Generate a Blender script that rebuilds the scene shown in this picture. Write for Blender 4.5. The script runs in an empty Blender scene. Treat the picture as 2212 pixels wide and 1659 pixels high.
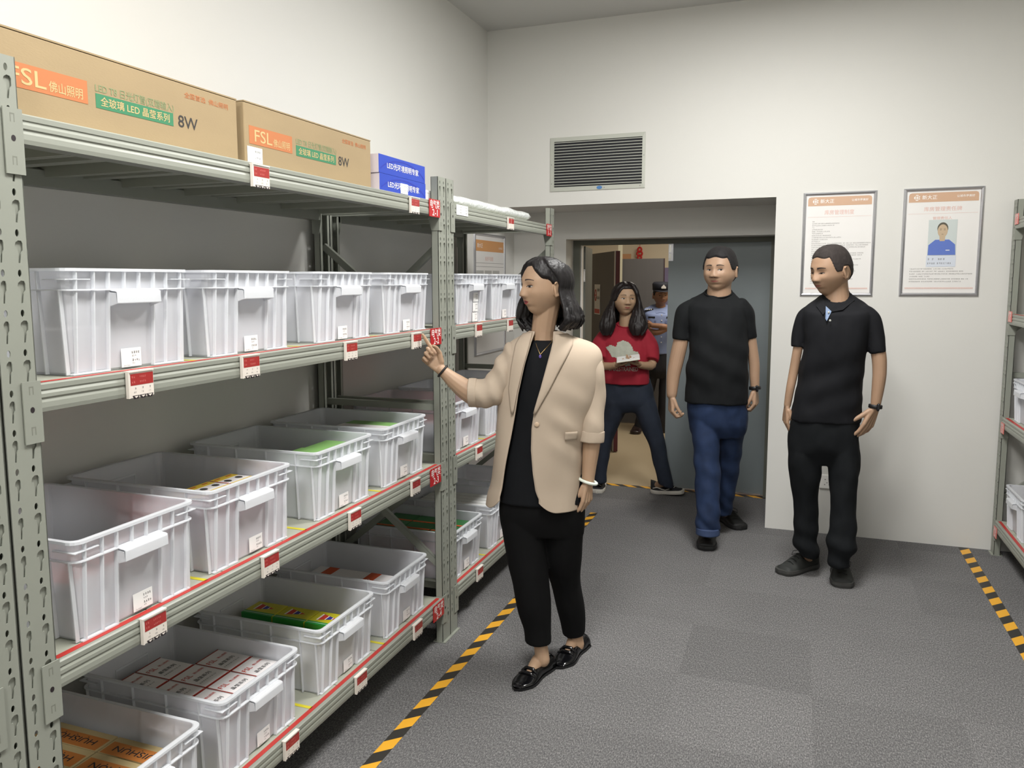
import bpy, bmesh, math, random
import numpy as np
from mathutils import Vector, Matrix, Euler, noise
C = bpy.context.scene.collection
SC = bpy.context.scene
R = math.radians
random.seed(7)

# ---------------------------------------------------------------- camera
def make_camera():
    yaw, pitch, roll = R(-21.0357), R(-6.6038), R(-0.2731)
    F = Vector((math.sin(yaw)*math.cos(pitch), math.cos(yaw)*math.cos(pitch), math.sin(pitch)))
    Rt = Vector((math.cos(yaw), -math.sin(yaw), 0))
    U = Rt.cross(F)
    R2 = Rt*math.cos(roll) + U*math.sin(roll)
    U2 = -Rt*math.sin(roll) + U*math.cos(roll)
    cam = bpy.data.cameras.new('camera')
    cam.sensor_fit = 'HORIZONTAL'; cam.sensor_width = 36
    cam.lens = 1750.82/2212*36
    cam.shift_x = 50.96/2212; cam.shift_y = -21.863/2212
    cam.clip_start = 0.05
    o = bpy.data.objects.new('camera', cam); C.objects.link(o)
    M = Matrix((R2, U2, -F)).transposed().to_4x4()
    M.translation = Vector((1.40646, -3.16724, 1.57684))
    o.matrix_world = M
    SC.camera = o
make_camera()

# ---------------------------------------------------------------- world, lamps, exposure
w = bpy.data.worlds.new('world'); SC.world = w; w.use_nodes = True
w.node_tree.nodes['Background'].inputs[0].default_value = (0.75, 0.8, 0.85, 1)
w.node_tree.nodes['Background'].inputs[1].default_value = 0.05
def area(name, loc, sx, sy, power, col=(1, 1, 1), rot=(0, 0, 0)):
    l = bpy.data.lights.new(name, 'AREA'); l.shape = 'RECTANGLE'; l.size = sx; l.size_y = sy
    l.energy = power; l.color = col
    o = bpy.data.objects.new(name, l); C.objects.link(o); o.location = loc; o.rotation_euler = rot
    return o
LAMPS = [(0.85, -1.85), (0.95, -4.3), (1.25, 0.35)]
LP = [37, 45, 50]
for (lx, ly), pw in zip(LAMPS, LP):
    area('ceiling_panel_lamp', (lx, ly, 3.205), 0.45, 0.9, pw, (1.0, 0.988, 0.965))
area('corridor_lamp', (0.7, 4.6, 2.56), 1.2, 0.6, 26, (1.0, 0.93, 0.82))
SC.view_settings.view_transform = 'Standard'
SC.view_settings.look = 'None'
SC.view_settings.exposure = 0.5
SC.view_settings.gamma = 1
SC.view_settings.use_curve_mapping = False

# ---------------------------------------------------------------- helpers
def srgb(r, g, b):
    def f(c):
        c /= 255.0
        return c/12.92 if c <= 0.04045 else ((c+0.055)/1.055)**2.4
    return (f(r), f(g), f(b), 1)
MATS = {}
def mat(name, col, rough=0.6, metal=0.0, noise_scale=None, noise_amt=0.0, bump=0.0, bump_scale=200, spec=0.5, emit=None, coat=0, stretch=None):
    if name in MATS: return MATS[name]
    m = bpy.data.materials.new(name); m.use_nodes = True
    nt = m.node_tree; b = nt.nodes['Principled BSDF']
    b.inputs['Base Color'].default_value = col
    b.inputs['Roughness'].default_value = rough
    b.inputs['Metallic'].default_value = metal
    b.inputs['Specular IOR Level'].default_value = spec
    if coat: b.inputs['Coat Weight'].default_value = coat
    if emit:
        b.inputs['Emission Color'].default_value = col
        b.inputs['Emission Strength'].default_value = emit
    tc = nt.nodes.new('ShaderNodeTexCoord')
    src = tc.outputs['Object']
    if stretch:
        mp = nt.nodes.new('ShaderNodeMapping'); mp.inputs['Scale'].default_value = stretch
        nt.links.new(src, mp.inputs[0]); src = mp.outputs[0]
    if noise_scale:
        n = nt.nodes.new('ShaderNodeTexNoise'); n.inputs['Scale'].default_value = noise_scale; n.inputs['Detail'].default_value = 4
        nt.links.new(src, n.inputs['Vector'])
        cr = nt.nodes.new('ShaderNodeMapRange')
        cr.inputs['To Min'].default_value = 1-noise_amt; cr.inputs['To Max'].default_value = 1+noise_amt
        cr.inputs['From Min'].default_value = 0.25; cr.inputs['From Max'].default_value = 0.75
        nt.links.new(n.outputs['Fac'], cr.inputs['Value'])
        mx = nt.nodes.new('ShaderNodeMix'); mx.data_type = 'RGBA'; mx.blend_type = 'MULTIPLY'
        mx.inputs[0].default_value = 1; mx.inputs[6].default_value = col
        nt.links.new(cr.outputs[0], mx.inputs[7]); nt.links.new(mx.outputs[2], b.inputs['Base Color'])
    if bump:
        n2 = nt.nodes.new('ShaderNodeTexNoise'); n2.inputs['Scale'].default_value = bump_scale; n2.inputs['Detail'].default_value = 3
        nt.links.new(src, n2.inputs['Vector'])
        bp = nt.nodes.new('ShaderNodeBump'); bp.inputs['Strength'].default_value = bump; bp.inputs['Distance'].default_value = 0.002
        nt.links.new(n2.outputs['Fac'], bp.inputs['Height']); nt.links.new(bp.outputs[0], b.inputs['Normal'])
    MATS[name] = m
    return m

def empty(name, loc=(0, 0, 0), rz=0.0):
    o = bpy.data.objects.new(name, None); C.objects.link(o)
    o.empty_display_size = 0.05
    o.location = loc; o.rotation_euler = (0, 0, rz)
    return o
def tag(o, label=None, cat=None, group=None, kind=None):
    if label: o['label'] = label
    if cat: o['category'] = cat
    if group: o['group'] = group
    if kind: o['kind'] = kind
    return o
def copy_tree(o, parent=None):
    c = o.copy(); C.objects.link(c); c.parent = parent
    if parent is not None: c.matrix_parent_inverse = o.matrix_parent_inverse.copy()
    for ch in [x for x in bpy.data.objects if x.parent == o]:
        copy_tree(ch, c)
    return c

TXT = {}
def text_mesh(body):
    if body in TXT: return TXT[body]
    cu = bpy.data.curves.new('glyphs', 'FONT'); cu.body = body; cu.size = 1.0; cu.resolution_u = 3; cu.offset = 0.006
    o = bpy.data.objects.new('glyphs', cu); C.objects.link(o)
    dg = bpy.context.evaluated_depsgraph_get()
    me = bpy.data.meshes.new_from_object(o.evaluated_get(dg))
    vs = [(v.co.x, v.co.y) for v in me.vertices]; fs = [tuple(p.vertices) for p in me.polygons]
    bpy.data.meshes.remove(me); bpy.data.objects.remove(o); bpy.data.curves.remove(cu)
    TXT[body] = (vs, fs)
    return TXT[body]

class MB:
    """collects geometry, builds one mesh object"""
    def __init__(s): s.v = []; s.f = []; s.mi = []; s.mats = []
    def m(s, mt):
        if mt not in s.mats: s.mats.append(mt)
        return s.mats.index(mt)
    def add(s, vs, fs, mt):
        k = len(s.v); i = s.m(mt)
        s.v += [tuple(v) for v in vs]
        for f in fs: s.f.append(tuple(k+a for a in f)); s.mi.append(i)
        return s
    def box(s, x0, x1, y0, y1, z0, z1, mt):
        vs = [(x, y, z) for x in (x0, x1) for y in (y0, y1) for z in (z0, z1)]
        fs = [(0, 1, 3, 2), (4, 6, 7, 5), (0, 4, 5, 1), (2, 3, 7, 6), (0, 2, 6, 4), (1, 5, 7, 3)]
        return s.add(vs, fs, mt)
    def prism(s, poly, a, b, mt, axis='y'):
        """poly: list of 2D points; extruded from a to b along the axis"""
        n = len(poly)
        def P(p, t):
            if axis == 'y': return (p[0], t, p[1])
            if axis == 'x': return (t, p[0], p[1])
            return (p[0], p[1], t)
        vs = [P(p, a) for p in poly]+[P(p, b) for p in poly]
        fs = [(i, (i+1) % n, n+(i+1) % n, n+i) for i in range(n)]+[tuple(range(n))[::-1], tuple(range(n, 2*n))]
        return s.add(vs, fs, mt)
    def quad(s, o, u, v, mt):
        o, u, v = Vector(o), Vector(u), Vector(v)
        return s.add([o, o+u, o+u+v, o+v], [(0, 1, 2, 3)], mt)
    def poly(s, pts, mt): return s.add(pts, [tuple(range(len(pts)))], mt)
    def tube(s, pts, r, mt, n=8, closed=False):
        pts = [Vector(p) for p in pts]; vs = []; N = len(pts)
        rr = r if isinstance(r, (list, tuple)) else [r]*N
        up = None
        for i, p in enumerate(pts):
            if closed: t = pts[(i+1) % N]-pts[i-1]
            else: t = pts[min(i+1, N-1)]-pts[max(i-1, 0)]
            t.normalize()
            if up is None: up = Vector((0, 0, 1)) if abs(t.z) < 0.9 else Vector((1, 0, 0))
            a = t.cross(up)
            if a.length < 1e-6: a = t.orthogonal()
            a.normalize(); up = a.cross(t).normalized()
            for k in range(n):
                th = 2*math.pi*k/n
                vs.append(p+a*rr[i]*math.cos(th)+up*rr[i]*math.sin(th))
        fs = []
        for i in range(N if closed else N-1):
            for k in range(n):
                j = (i+1) % N
                fs.append((i*n+k, i*n+(k+1) % n, j*n+(k+1) % n, j*n+k))
        if not closed: fs += [tuple(range(n))[::-1], tuple(range((N-1)*n, N*n))]
        return s.add(vs, fs, mt)
    def lathe(s, c, prof, mt, n=24):
        vs = []; fs = []
        for r, z in prof:
            for k in range(n):
                th = 2*math.pi*k/n; vs.append((c[0]+r*math.cos(th), c[1]+r*math.sin(th), c[2]+z))
        for i in range(len(prof)-1):
            for k in range(n):
                fs.append((i*n+k, i*n+(k+1) % n, (i+1)*n+(k+1) % n, (i+1)*n+k))
        fs += [tuple(range(n))[::-1], tuple(range((len(prof)-1)*n, len(prof)*n))]
        return s.add(vs, fs, mt)
    def text(s, body, size, o, u, v, mt, align='C', sx=1.0, width=None):
        vs, fs = text_mesh(body)
        if not vs: return s
        xs = [a[0] for a in vs]; x0, x1 = min(xs), max(xs)
        if width: sx = width/((x1-x0)*size)
        ox = {'C': -(x0+x1)/2, 'L': -x0, 'R': -x1}[align]
        o, u, v = Vector(o), Vector(u), Vector(v)
        return s.add([o+u*((a+ox)*size*sx)+v*((b-0.35)*size) for a, b in vs], fs, mt)
    def build(s, name, parent=None, smooth=False, bevel=0, auto=None):
        me = bpy.data.meshes.new(name); me.from_pydata(s.v, [], s.f)
        for mt in s.mats: me.materials.append(mt)
        me.polygons.foreach_set('material_index', s.mi)
        if smooth: me.polygons.foreach_set('use_smooth', [True]*len(me.polygons))
        me.validate(); me.update()
        bm = bmesh.new(); bm.from_mesh(me)
        if smooth: bmesh.ops.remove_doubles(bm, verts=bm.verts, dist=1e-6)
        bmesh.ops.recalc_face_normals(bm, faces=bm.faces); bm.to_mesh(me); bm.free()
        o = bpy.data.objects.new(name, me); C.objects.link(o); o.parent = parent
        if bevel:
            b = o.modifiers.new('bevel', 'BEVEL'); b.width = bevel; b.segments = 2; b.limit_method = 'ANGLE'
        return o
def boxobj(name, x0, x1, y0, y1, z0, z1, mt, parent=None, bevel=0):
    return MB().box(x0, x1, y0, y1, z0, z1, mt).build(name, parent, bevel=bevel)
def struct(o): o['kind'] = 'structure'; return o
def plate(outline, holes, t):
    """flat plate with real holes (2D), thickness t; returns verts (u, v, n) and faces"""
    cu = bpy.data.curves.new('plate', 'CURVE'); cu.dimensions = '2D'; cu.fill_mode = 'BOTH'; cu.extrude = t/2
    for poly in [outline]+holes:
        sp = cu.splines.new('POLY'); sp.points.add(len(poly)-1); sp.use_cyclic_u = True
        for i, p in enumerate(poly): sp.points[i].co = (p[0], p[1], 0, 1)
    o = bpy.data.objects.new('plate', cu); C.objects.link(o)
    dg = bpy.context.evaluated_depsgraph_get()
    me = bpy.data.meshes.new_from_object(o.evaluated_get(dg))
    vs = [tuple(v.co) for v in me.vertices]; fs = [tuple(p.vertices) for p in me.polygons]
    bpy.data.meshes.remove(me); bpy.data.objects.remove(o); bpy.data.curves.remove(cu)
    return vs, fs
def glyph_row(mb, o, u, v, widths, h, mt, rnd, gap=0.12):
    """a row of small printed characters, each a few strokes; o is the left end, widths in characters"""
    o, u, v = Vector(o), Vector(u), Vector(v); x = 0
    for n in widths:
        for k in range(n):
            for q in range(3):
                if rnd.random() < 0.85:
                    yy = -h*0.42+q*h*0.36
                    mb.quad(o+u*(x+h*0.06)+v*yy, u*(h*rnd.uniform(0.5, 0.85)), v*h*0.14, mt)
            a = rnd.uniform(0.15, 0.6)
            mb.quad(o+u*(x+h*a)+v*(-h*0.45), u*h*0.14, v*h*0.85, mt)
            x += h*(1+gap)
        x += h*0.8

# ---------------------------------------------------------------- materials
M_wall = mat('wall_paint', srgb(214, 213, 208), 0.75, noise_scale=1.3, noise_amt=0.012, bump=0.08, bump_scale=90)
M_ceil = mat('ceiling_paint', srgb(196, 195, 192), 0.8)
M_rack = mat('rack_powder_coat', srgb(142, 145, 135), 0.42, noise_scale=3, noise_amt=0.02)
M_deck = mat('deck_powder_coat', srgb(160, 162, 148), 0.5, noise_scale=3, noise_amt=0.03)
M_red = mat('red_tape', srgb(172, 48, 42), 0.5)
M_yel = mat('yellow_tape', srgb(200, 188, 44), 0.5)
M_sign = mat('sign_red', srgb(178, 32, 36), 0.35)
M_white = mat('white_print', srgb(238, 236, 232), 0.5)
M_black = mat('black_ink', srgb(40, 40, 44), 0.6)
M_grey = mat('grey_ink', srgb(120, 118, 120), 0.6)
M_paper = mat('white_label', srgb(236, 236, 234), 0.5)
M_tagw = mat('tag_plastic', srgb(226, 218, 208), 0.4)
M_tagr = mat('tag_red_screen', srgb(160, 48, 46), 0.35)
M_tagp = mat('tag_pale_print', srgb(222, 130, 122), 0.4)
M_dark = mat('dark_plastic', srgb(38, 30, 34), 0.5)
M_alu = mat('brushed_aluminium', srgb(190, 190, 194), 0.28, 0.85, noise_scale=40, noise_amt=0.06, stretch=(1, 1, 20))
M_door = mat('door_paint', srgb(118, 126, 128), 0.45, noise_scale=2, noise_amt=0.03)
M_frame = mat('door_frame_paint', srgb(96, 98, 88), 0.5, noise_scale=12, noise_amt=0.07)
M_card = mat('cardboard', srgb(154, 134, 101), 0.8, noise_scale=5, noise_amt=0.05, bump=0.1, bump_scale=120, stretch=(1, 1, 3))
M_cardp = mat('carton_pale_print', srgb(196, 170, 120), 0.8)
M_cardd = mat('cardboard_edge', srgb(140, 112, 76), 0.85)
M_orange = mat('orange_print', srgb(182, 112, 68), 0.75)
M_green = mat('green_print', srgb(56, 122, 86), 0.75)
M_gpale = mat('pale_green_print', srgb(126, 140, 100), 0.75)
M_ink = mat('carton_ink', srgb(50, 47, 46), 0.75)
M_cream = mat('corridor_wall_paint', srgb(222, 210, 186), 0.8)

def plastic(name, col, tr=0.20):
    m = bpy.data.materials.new(name); m.use_nodes = True; nt = m.node_tree; nt.nodes.clear()
    out = nt.nodes.new('ShaderNodeOutputMaterial')
    d = nt.nodes.new('ShaderNodeBsdfPrincipled'); d.inputs['Base Color'].default_value = col; d.inputs['Roughness'].default_value = 0.35
    t = nt.nodes.new('ShaderNodeBsdfTranslucent'); t.inputs[0].default_value = col
    x = nt.nodes.new('ShaderNodeBsdfTransparent'); x.inputs[0].default_value = (0.97, 0.98, 1, 1)
    a = nt.nodes.new('ShaderNodeMixShader'); a.inputs[0].default_value = 0.36
    b = nt.nodes.new('ShaderNodeMixShader'); b.inputs[0].default_value = tr
    nt.links.new(d.outputs[0], a.inputs[1]); nt.links.new(t.outputs[0], a.inputs[2])
    nt.links.new(a.outputs[0], b.inputs[1]); nt.links.new(x.outputs[0], b.inputs[2])
    nt.links.new(b.outputs[0], out.inputs[0])
    return m
M_bin = plastic('translucent_polypropylene', srgb(240, 241, 245), 0.24)
M_binr = plastic('thick_polypropylene', srgb(240, 242, 245), 0.05)

def carpet():
    m = bpy.data.materials.new('carpet_tiles'); m.use_nodes = True; nt = m.node_tree; b = nt.nodes['Principled BSDF']
    b.inputs['Roughness'].default_value = 0.95; b.inputs['Specular IOR Level'].default_value = 0.15
    tc = nt.nodes.new('ShaderNodeTexCoord')
    def N(t, **k):
        n = nt.nodes.new(t)
        for a, v in k.items():
            if a in n.inputs: n.inputs[a].default_value = v
            else: setattr(n, a, v)
        return n
    L = nt.links.new
    # half-metre tiles, each of its own tone and pile direction
    sc = N('ShaderNodeVectorMath', operation='SCALE'); sc.inputs[3].default_value = 2.0
    L(tc.outputs['Object'], sc.inputs[0])
    fl = N('ShaderNodeVectorMath', operation='FLOOR'); L(sc.outputs[0], fl.inputs[0])
    wn = N('ShaderNodeTexWhiteNoise'); wn.noise_dimensions = '2D'; L(fl.outputs[0], wn.inputs['Vector'])
    n1 = N('ShaderNodeTexNoise', Scale=230.0, Detail=4.0, Roughness=0.8)
    mp = N('ShaderNodeMapping'); mp.inputs['Scale'].default_value = (1.0, 0.4, 1)
    L(tc.outputs['Object'], mp.inputs[0]); L(mp.outputs[0], n1.inputs['Vector'])
    n2 = N('ShaderNodeTexNoise', Scale=2.2, Detail=3.0); L(tc.outputs['Object'], n2.inputs['Vector'])
    cr = N('ShaderNodeValToRGB'); e = cr.color_ramp.elements
    e[0].position = 0.36; e[0].color = srgb(74, 74, 75); e[1].position = 0.66; e[1].color = srgb(150, 148, 147)
    md = cr.color_ramp.elements.new(0.52); md.color = srgb(108, 107, 107)
    L(n1.outputs['Fac'], cr.inputs[0])
    m1 = N('ShaderNodeMapRange'); m1.inputs['To Min'].default_value = 0.9; m1.inputs['To Max'].default_value = 1.06; L(wn.outputs['Value'], m1.inputs['Value'])
    m2 = N('ShaderNodeMapRange'); m2.inputs['To Min'].default_value = 0.88; m2.inputs['To Max'].default_value = 1.1; L(n2.outputs['Fac'], m2.inputs['Value'])
    mu = N('ShaderNodeMath', operation='MULTIPLY'); L(m1.outputs[0], mu.inputs[0]); L(m2.outputs[0], mu.inputs[1])
    mx = N('ShaderNodeMix', data_type='RGBA', blend_type='MULTIPLY'); mx.inputs[0].default_value = 1
    L(cr.outputs[0], mx.inputs[6]); L(mu.outputs[0], mx.inputs[7]); L(mx.outputs[2], b.inputs['Base Color'])
    bp = N('ShaderNodeBump', Strength=0.2, Distance=0.002); L(n1.outputs['Fac'], bp.inputs['Height']); L(bp.outputs[0], b.inputs['Normal'])
    return m
M_carpet = carpet()
def hazard(name, ang=1.0, off=0.0, period=0.094):
    m = bpy.data.materials.new(name); m.use_nodes = True; nt = m.node_tree; b = nt.nodes['Principled BSDF']
    b.inputs['Roughness'].default_value = 0.45
    tc = nt.nodes.new('ShaderNodeTexCoord'); sp = nt.nodes.new('ShaderNodeSeparateXYZ')
    nt.links.new(tc.outputs['Object'], sp.inputs[0])
    a = nt.nodes.new('ShaderNodeMath'); a.operation = 'MULTIPLY_ADD'; a.inputs[1].default_value = ang
    nt.links.new(sp.outputs['X'], a.inputs[0]); nt.links.new(sp.outputs['Y'], a.inputs[2])
    d = nt.nodes.new('ShaderNodeMath'); d.operation = 'DIVIDE'; d.inputs[1].default_value = period; nt.links.new(a.outputs[0], d.inputs[0])
    o = nt.nodes.new('ShaderNodeMath'); o.operation = 'ADD'; o.inputs[1].default_value = off; nt.links.new(d.outputs[0], o.inputs[0])
    f = nt.nodes.new('ShaderNodeMath'); f.operation = 'FRACT'; nt.links.new(o.outputs[0], f.inputs[0])
    g = nt.nodes.new('ShaderNodeMath'); g.operation = 'GREATER_THAN'; g.inputs[1].default_value = 0.5; nt.links.new(f.outputs[0], g.inputs[0])
    mx = nt.nodes.new('ShaderNodeMix'); mx.data_type = 'RGBA'
    mx.inputs[6].default_value = srgb(48, 46, 42); mx.inputs[7].default_value = srgb(226, 166, 46)
    nt.links.new(g.outputs[0], mx.inputs[0]); nt.links.new(mx.outputs[2], b.inputs['Base Color'])
    return m

# ---------------------------------------------------------------- room shell
XL, XR, YF, YB, YR, YD, ZC, ZS = -0.634, 3.16, -5.2, 2.1495, 2.693, 2.93, 3.241, 2.0705
struct(boxobj('floor', XL-0.1, XR+0.1, YF-0.1, 2.93, -0.05, 0, M_carpet))
struct(boxobj('wall_left', XL-0.12, XL, YF, YR+0.3, 0, ZC, M_wall))
struct(boxobj('wall_right', XR, XR+0.12, YF, YB+0.3, 0, ZC, M_wall))
struct(boxobj('wall_rear', XL-0.12, XR+0.12, YF-0.12, YF, 0, ZC, M_wall))
wb = MB(); wb.box(1.2445, XR+0.12, YB, YD+0.1, 0, ZC, M_wall); wb.box(XL-0.12, 1.2445, YB, YD+0.1, ZS, ZC, M_wall)
struct(wb.build('wall_back'))
wr = MB(); wr.box(XL-0.12, -0.228, YR, YD+0.1, 0, ZS, M_wall); wr.box(-0.228, 1.2445, YR, YD+0.1, 1.872, ZS, M_wall)
struct(wr.build('wall_recess'))
struct(boxobj('ceiling', XL-0.12, XR+0.12, YF-0.12, YD+0.1, ZC, ZC+0.08, M_ceil))
# corridor beyond the door
M_cfloor = mat('corridor_vinyl', srgb(176, 160, 132), 0.35, noise_scale=1.5, noise_amt=0.04)
M_purple = mat('wainscot_paint', srgb(132, 124, 158), 0.7)
M_cwhite = mat('corridor_lower_paint', srgb(214, 204, 196), 0.7)
struct(boxobj('floor_corridor', -3.0, 2.6, 2.93, 6.6, -0.05, 0.0, M_cfloor))
wc = MB(); wc.box(-3.0, 2.6, 6.45, 6.6, 1.71, 2.62, M_cream); wc.box(-3.0, 2.6, 6.448, 6.6, 0.35, 1.71, M_purple); wc.box(-3.0, 2.6, 6.444, 6.6, 0, 0.35, M_cwhite)
struct(wc.build('wall_corridor_far'))
struct(boxobj('wall_corridor_left', -1.75, -1.62, 3.03, 6.45, 0, 2.62, M_cream))
struct(boxobj('wall_corridor_right', 1.9, 2.03, 3.03, 6.45, 0, 2.62, M_cream))
struct(boxobj('ceiling_corridor', -3.0, 2.6, 3.03, 6.6, 2.62, 2.7, M_ceil))

# ceiling light panels
def ceiling_light(lx, ly, lab):
    t = tag(empty('ceiling_light', (lx, ly, ZC)), lab, 'ceiling light', 'ceiling light panels')
    m = MB()
    for a in (-1, 1):
        m.box(a*0.3-0.012, a*0.3+0.012, -0.61, 0.61, -0.03, 0, M_alu); m.box(-0.3, 0.3, a*0.6-0.012, a*0.6+0.012, -0.03, 0, M_alu)
    m.build('frame', t)
    boxobj('diffuser', -0.288, 0.288, -0.588, 0.588, -0.022, -0.004, mat('lamp_diffuser', (1, 0.98, 0.94, 1), 0.6, emit=4), t)
for (lx, ly), lb in zip(LAMPS, ('flush ceiling light panel above the aisle beside the left racks', 'flush ceiling light panel at the near end of the aisle', 'flush ceiling light panel nearest the doorway')):
    ceiling_light(lx, ly, lb)

# hazard tapes on the floor
def tape(name, x0, x1, y0, y1, ang, off, lab, period=0.094):
    o = boxobj(name, x0, x1, y0, y1, 0.0003, 0.0012, hazard('hazard_stripes_'+name+str(len(bpy.data.materials)), ang, off, period))
    tag(o, lab, 'floor tape', 'black and yellow floor tapes')
tape('floor_tape', 0.122, 0.170, -4.4, 2.1, -1.0, 0.513, 'black and yellow striped tape on the carpet along the left racks', 0.149)
tape('floor_tape', 2.324, 2.378, -4.4, 2.145, -1.0, 0.61, 'black and yellow striped tape on the carpet along the right rack', 0.1553)
tape('floor_tape', -0.6, 1.244, 2.872, 2.925, 0.9, 0.2, 'black and yellow striped tape across the doorway threshold', 0.117)

# ---------------------------------------------------------------- storage racks
ZL = [1.8981, 1.3772, 0.7983, 0.2052]
HB = 0.0574
def slot(cx, cy, rx, ry, n=10): return [(cx+rx*math.cos(2*math.pi*k/n), cy+ry*math.sin(2*math.pi*k/n)) for k in range(n)]
def hook(cx, cy, w=1.0):
    pts = [(-8, -1), (-6, 6), (0, 10), (7, 9), (9.5, 4), (9, -9), (5, -15), (2, -33), (-2.5, -33), (-1, -16), (-3, -4), (-5, -4)]
    return [(cx+a*0.001*w, cy+b*0.001) for a, b in pts]
PITCH = 0.0768
_holes = []
for k in range(26):
    zc = 2.0-0.022-k*PITCH
    if zc-0.058 < 0.02: break
    for sgn in (-1, 1):
        _holes.append(slot(sgn*0.018, zc, 0.0042, 0.0072))
        _holes.append(hook(sgn*0.018+(0.001 if sgn > 0 else -0.001), zc-0.024, 1.0 if sgn > 0 else 0.72))
POST_V, POST_F = plate([(-0.039, 0), (0.039, 0), (0.039, 2.0), (-0.039, 2.0)], _holes, 0.0024)
def upright(name, x, y, sx, parent, lab=None):
    """perforated post: outer face at x looking along +x (sx=1) or -x"""
    m = MB()
    m.add([(x-sx*(0.0012-n), y+sx*u, v) for u, v, n in POST_V], POST_F, M_rack)
    d = 0.032
    for a in (-1, 1):
        y0 = y+a*0.039
        m.box(min(x, x-sx*d), max(x, x-sx*d), min(y0, y0-a*0.0022), max(y0, y0-a*0.0022), 0, 2.0, M_rack)
        m.box(min(x-sx*d, x-sx*(d-0.002)), max(x-sx*d, x-sx*(d-0.002)), min(y0, y0-a*0.018), max(y0, y0-a*0.018), 0, 2.0, M_rack)
    # folded backing seen through the keyhole slots
    for sgn in (-1, 1):
        yy = y+sgn*sx*0.018
        for k in range(25):
            zc = 2.0-0.022-k*PITCH-0.036
            m.box(min(x-sx*0.0050, x-sx*0.0042), max(x-sx*0.0050, x-sx*0.0042), yy-0.015, yy+0.015, zc-0.026, zc+0.026, M_rack)
    o = m.build(name, parent)
    ft = MB(); ft.box(min(x+sx*0.012, x-sx*0.045), max(x+sx*0.012, x-sx*0.045), y-0.042, y+0.042, 0, 0.004, M_rack)
    ft.build('foot_plate', o)
    return o
def beam(parent, x, y0, y1, z, sx):
    pr = [(0, 0), (0.0035, -0.003), (0.0035, -0.0125), (0.0018, -0.0145), (0.0018, -0.0165), (0.0042, -0.0215), (0.0045, -0.0285), (0.0022, -0.0315), (0.0022, -0.0335),
          (0.0040, -0.0385), (0.0045, -0.049), (0.0030, -HB), (-0.038, -HB), (-0.038, -0.014), (-0.012, -0.0005)]
    m = MB(); m.prism([(x+sx*a, z+b) for a, b in pr], y0, y1, M_rack)
    o = m.build('beam', parent)
    for ye, s in ((y0, -1), (y1, 1)):
        c = MB()
        # hook plate on the post face, side cheek and sloping gusset
        ya, yb = sorted((ye, ye+s*0.038))
        c.box(min(x+sx*0.0018, x+sx*0.0046), max(x+sx*0.0018, x+sx*0.0046), ya, yb, z-0.117, z+0.006, M_rack)
        yc, yd = sorted((ye-s*0.003, ye))
        c.prism([(x+sx*0.0046, z+0.006), (x+sx*0.0046, z-0.117), (x-sx*0.030, z-0.117), (x-sx*0.042, z-0.06), (x-sx*0.042, z+0.0)][::1], yc, yd, M_rack)
        c.build('end_connector', o)
        h = MB(); ym = (ya+yb)/2; xx = x+sx*0.0048
        for zz in (z-0.012, z-0.092):
            for q in ((-0.005, -0.003, -0.008, 0.006), (0.003, 0.005, -0.008, 0.006), (-0.005, 0.005, 0.006, 0.0085)):
                h.box(min(xx, xx-sx*0.0005), max(xx, xx-sx*0.0005), ym+q[0], ym+q[1], zz+q[2], zz+q[3], mat('punched_edge', srgb(120, 122, 112), 0.5))
        zz = z-0.05
        h.add([(xx+sx*0.0002, ym+a, zz+b) for a, b in slot(0, 0, 0.005, 0.006)], [tuple(range(10))], M_dark)
        h.build('bolt_hole', o)
    return o
def deck(parent, xa, xb, y0, y1, z, n):
    wdt = (y1-y0)/n
    for k in range(n):
        a, b = y0+k*wdt+0.002, y0+(k+1)*wdt-0.002
        m = MB()
        m.box(xa, xb, a, b, z-0.0025, z-0.0005, M_deck)
        for yy in (a, b-0.012): m.box(xa+0.008, xb-0.008, yy, yy+0.012, z-0.032, z-0.0025, M_deck)
        m.box(xa+0.008, xb-0.008, (a+b)/2-0.02, (a+b)/2+0.02, z-0.022, z-0.0025, M_deck)
        m.build('deck_panel', parent)
def brace_bar(parent, p, q, y):
    p, q = Vector((p[0], 0, p[1])), Vector((q[0], 0, q[1])); d = (q-p).normalized(); n = Vector((-d.z, 0, d.x))*0.014
    m = MB()
    pts = [p+n, q+n, q-n, p-n]
    m.prism([(v.x, v.z) for v in pts], y-0.0012, y+0.0012, M_rack)
    for e in (n*1.0, -n*0.86):
        a = [p+e, q+e, q+e-n*0.14, p+e-n*0.14]
        m.prism([(v.x, v.z) for v in a], y-0.001, y+0.02, M_rack)
    m.build('brace', parent)
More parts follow.
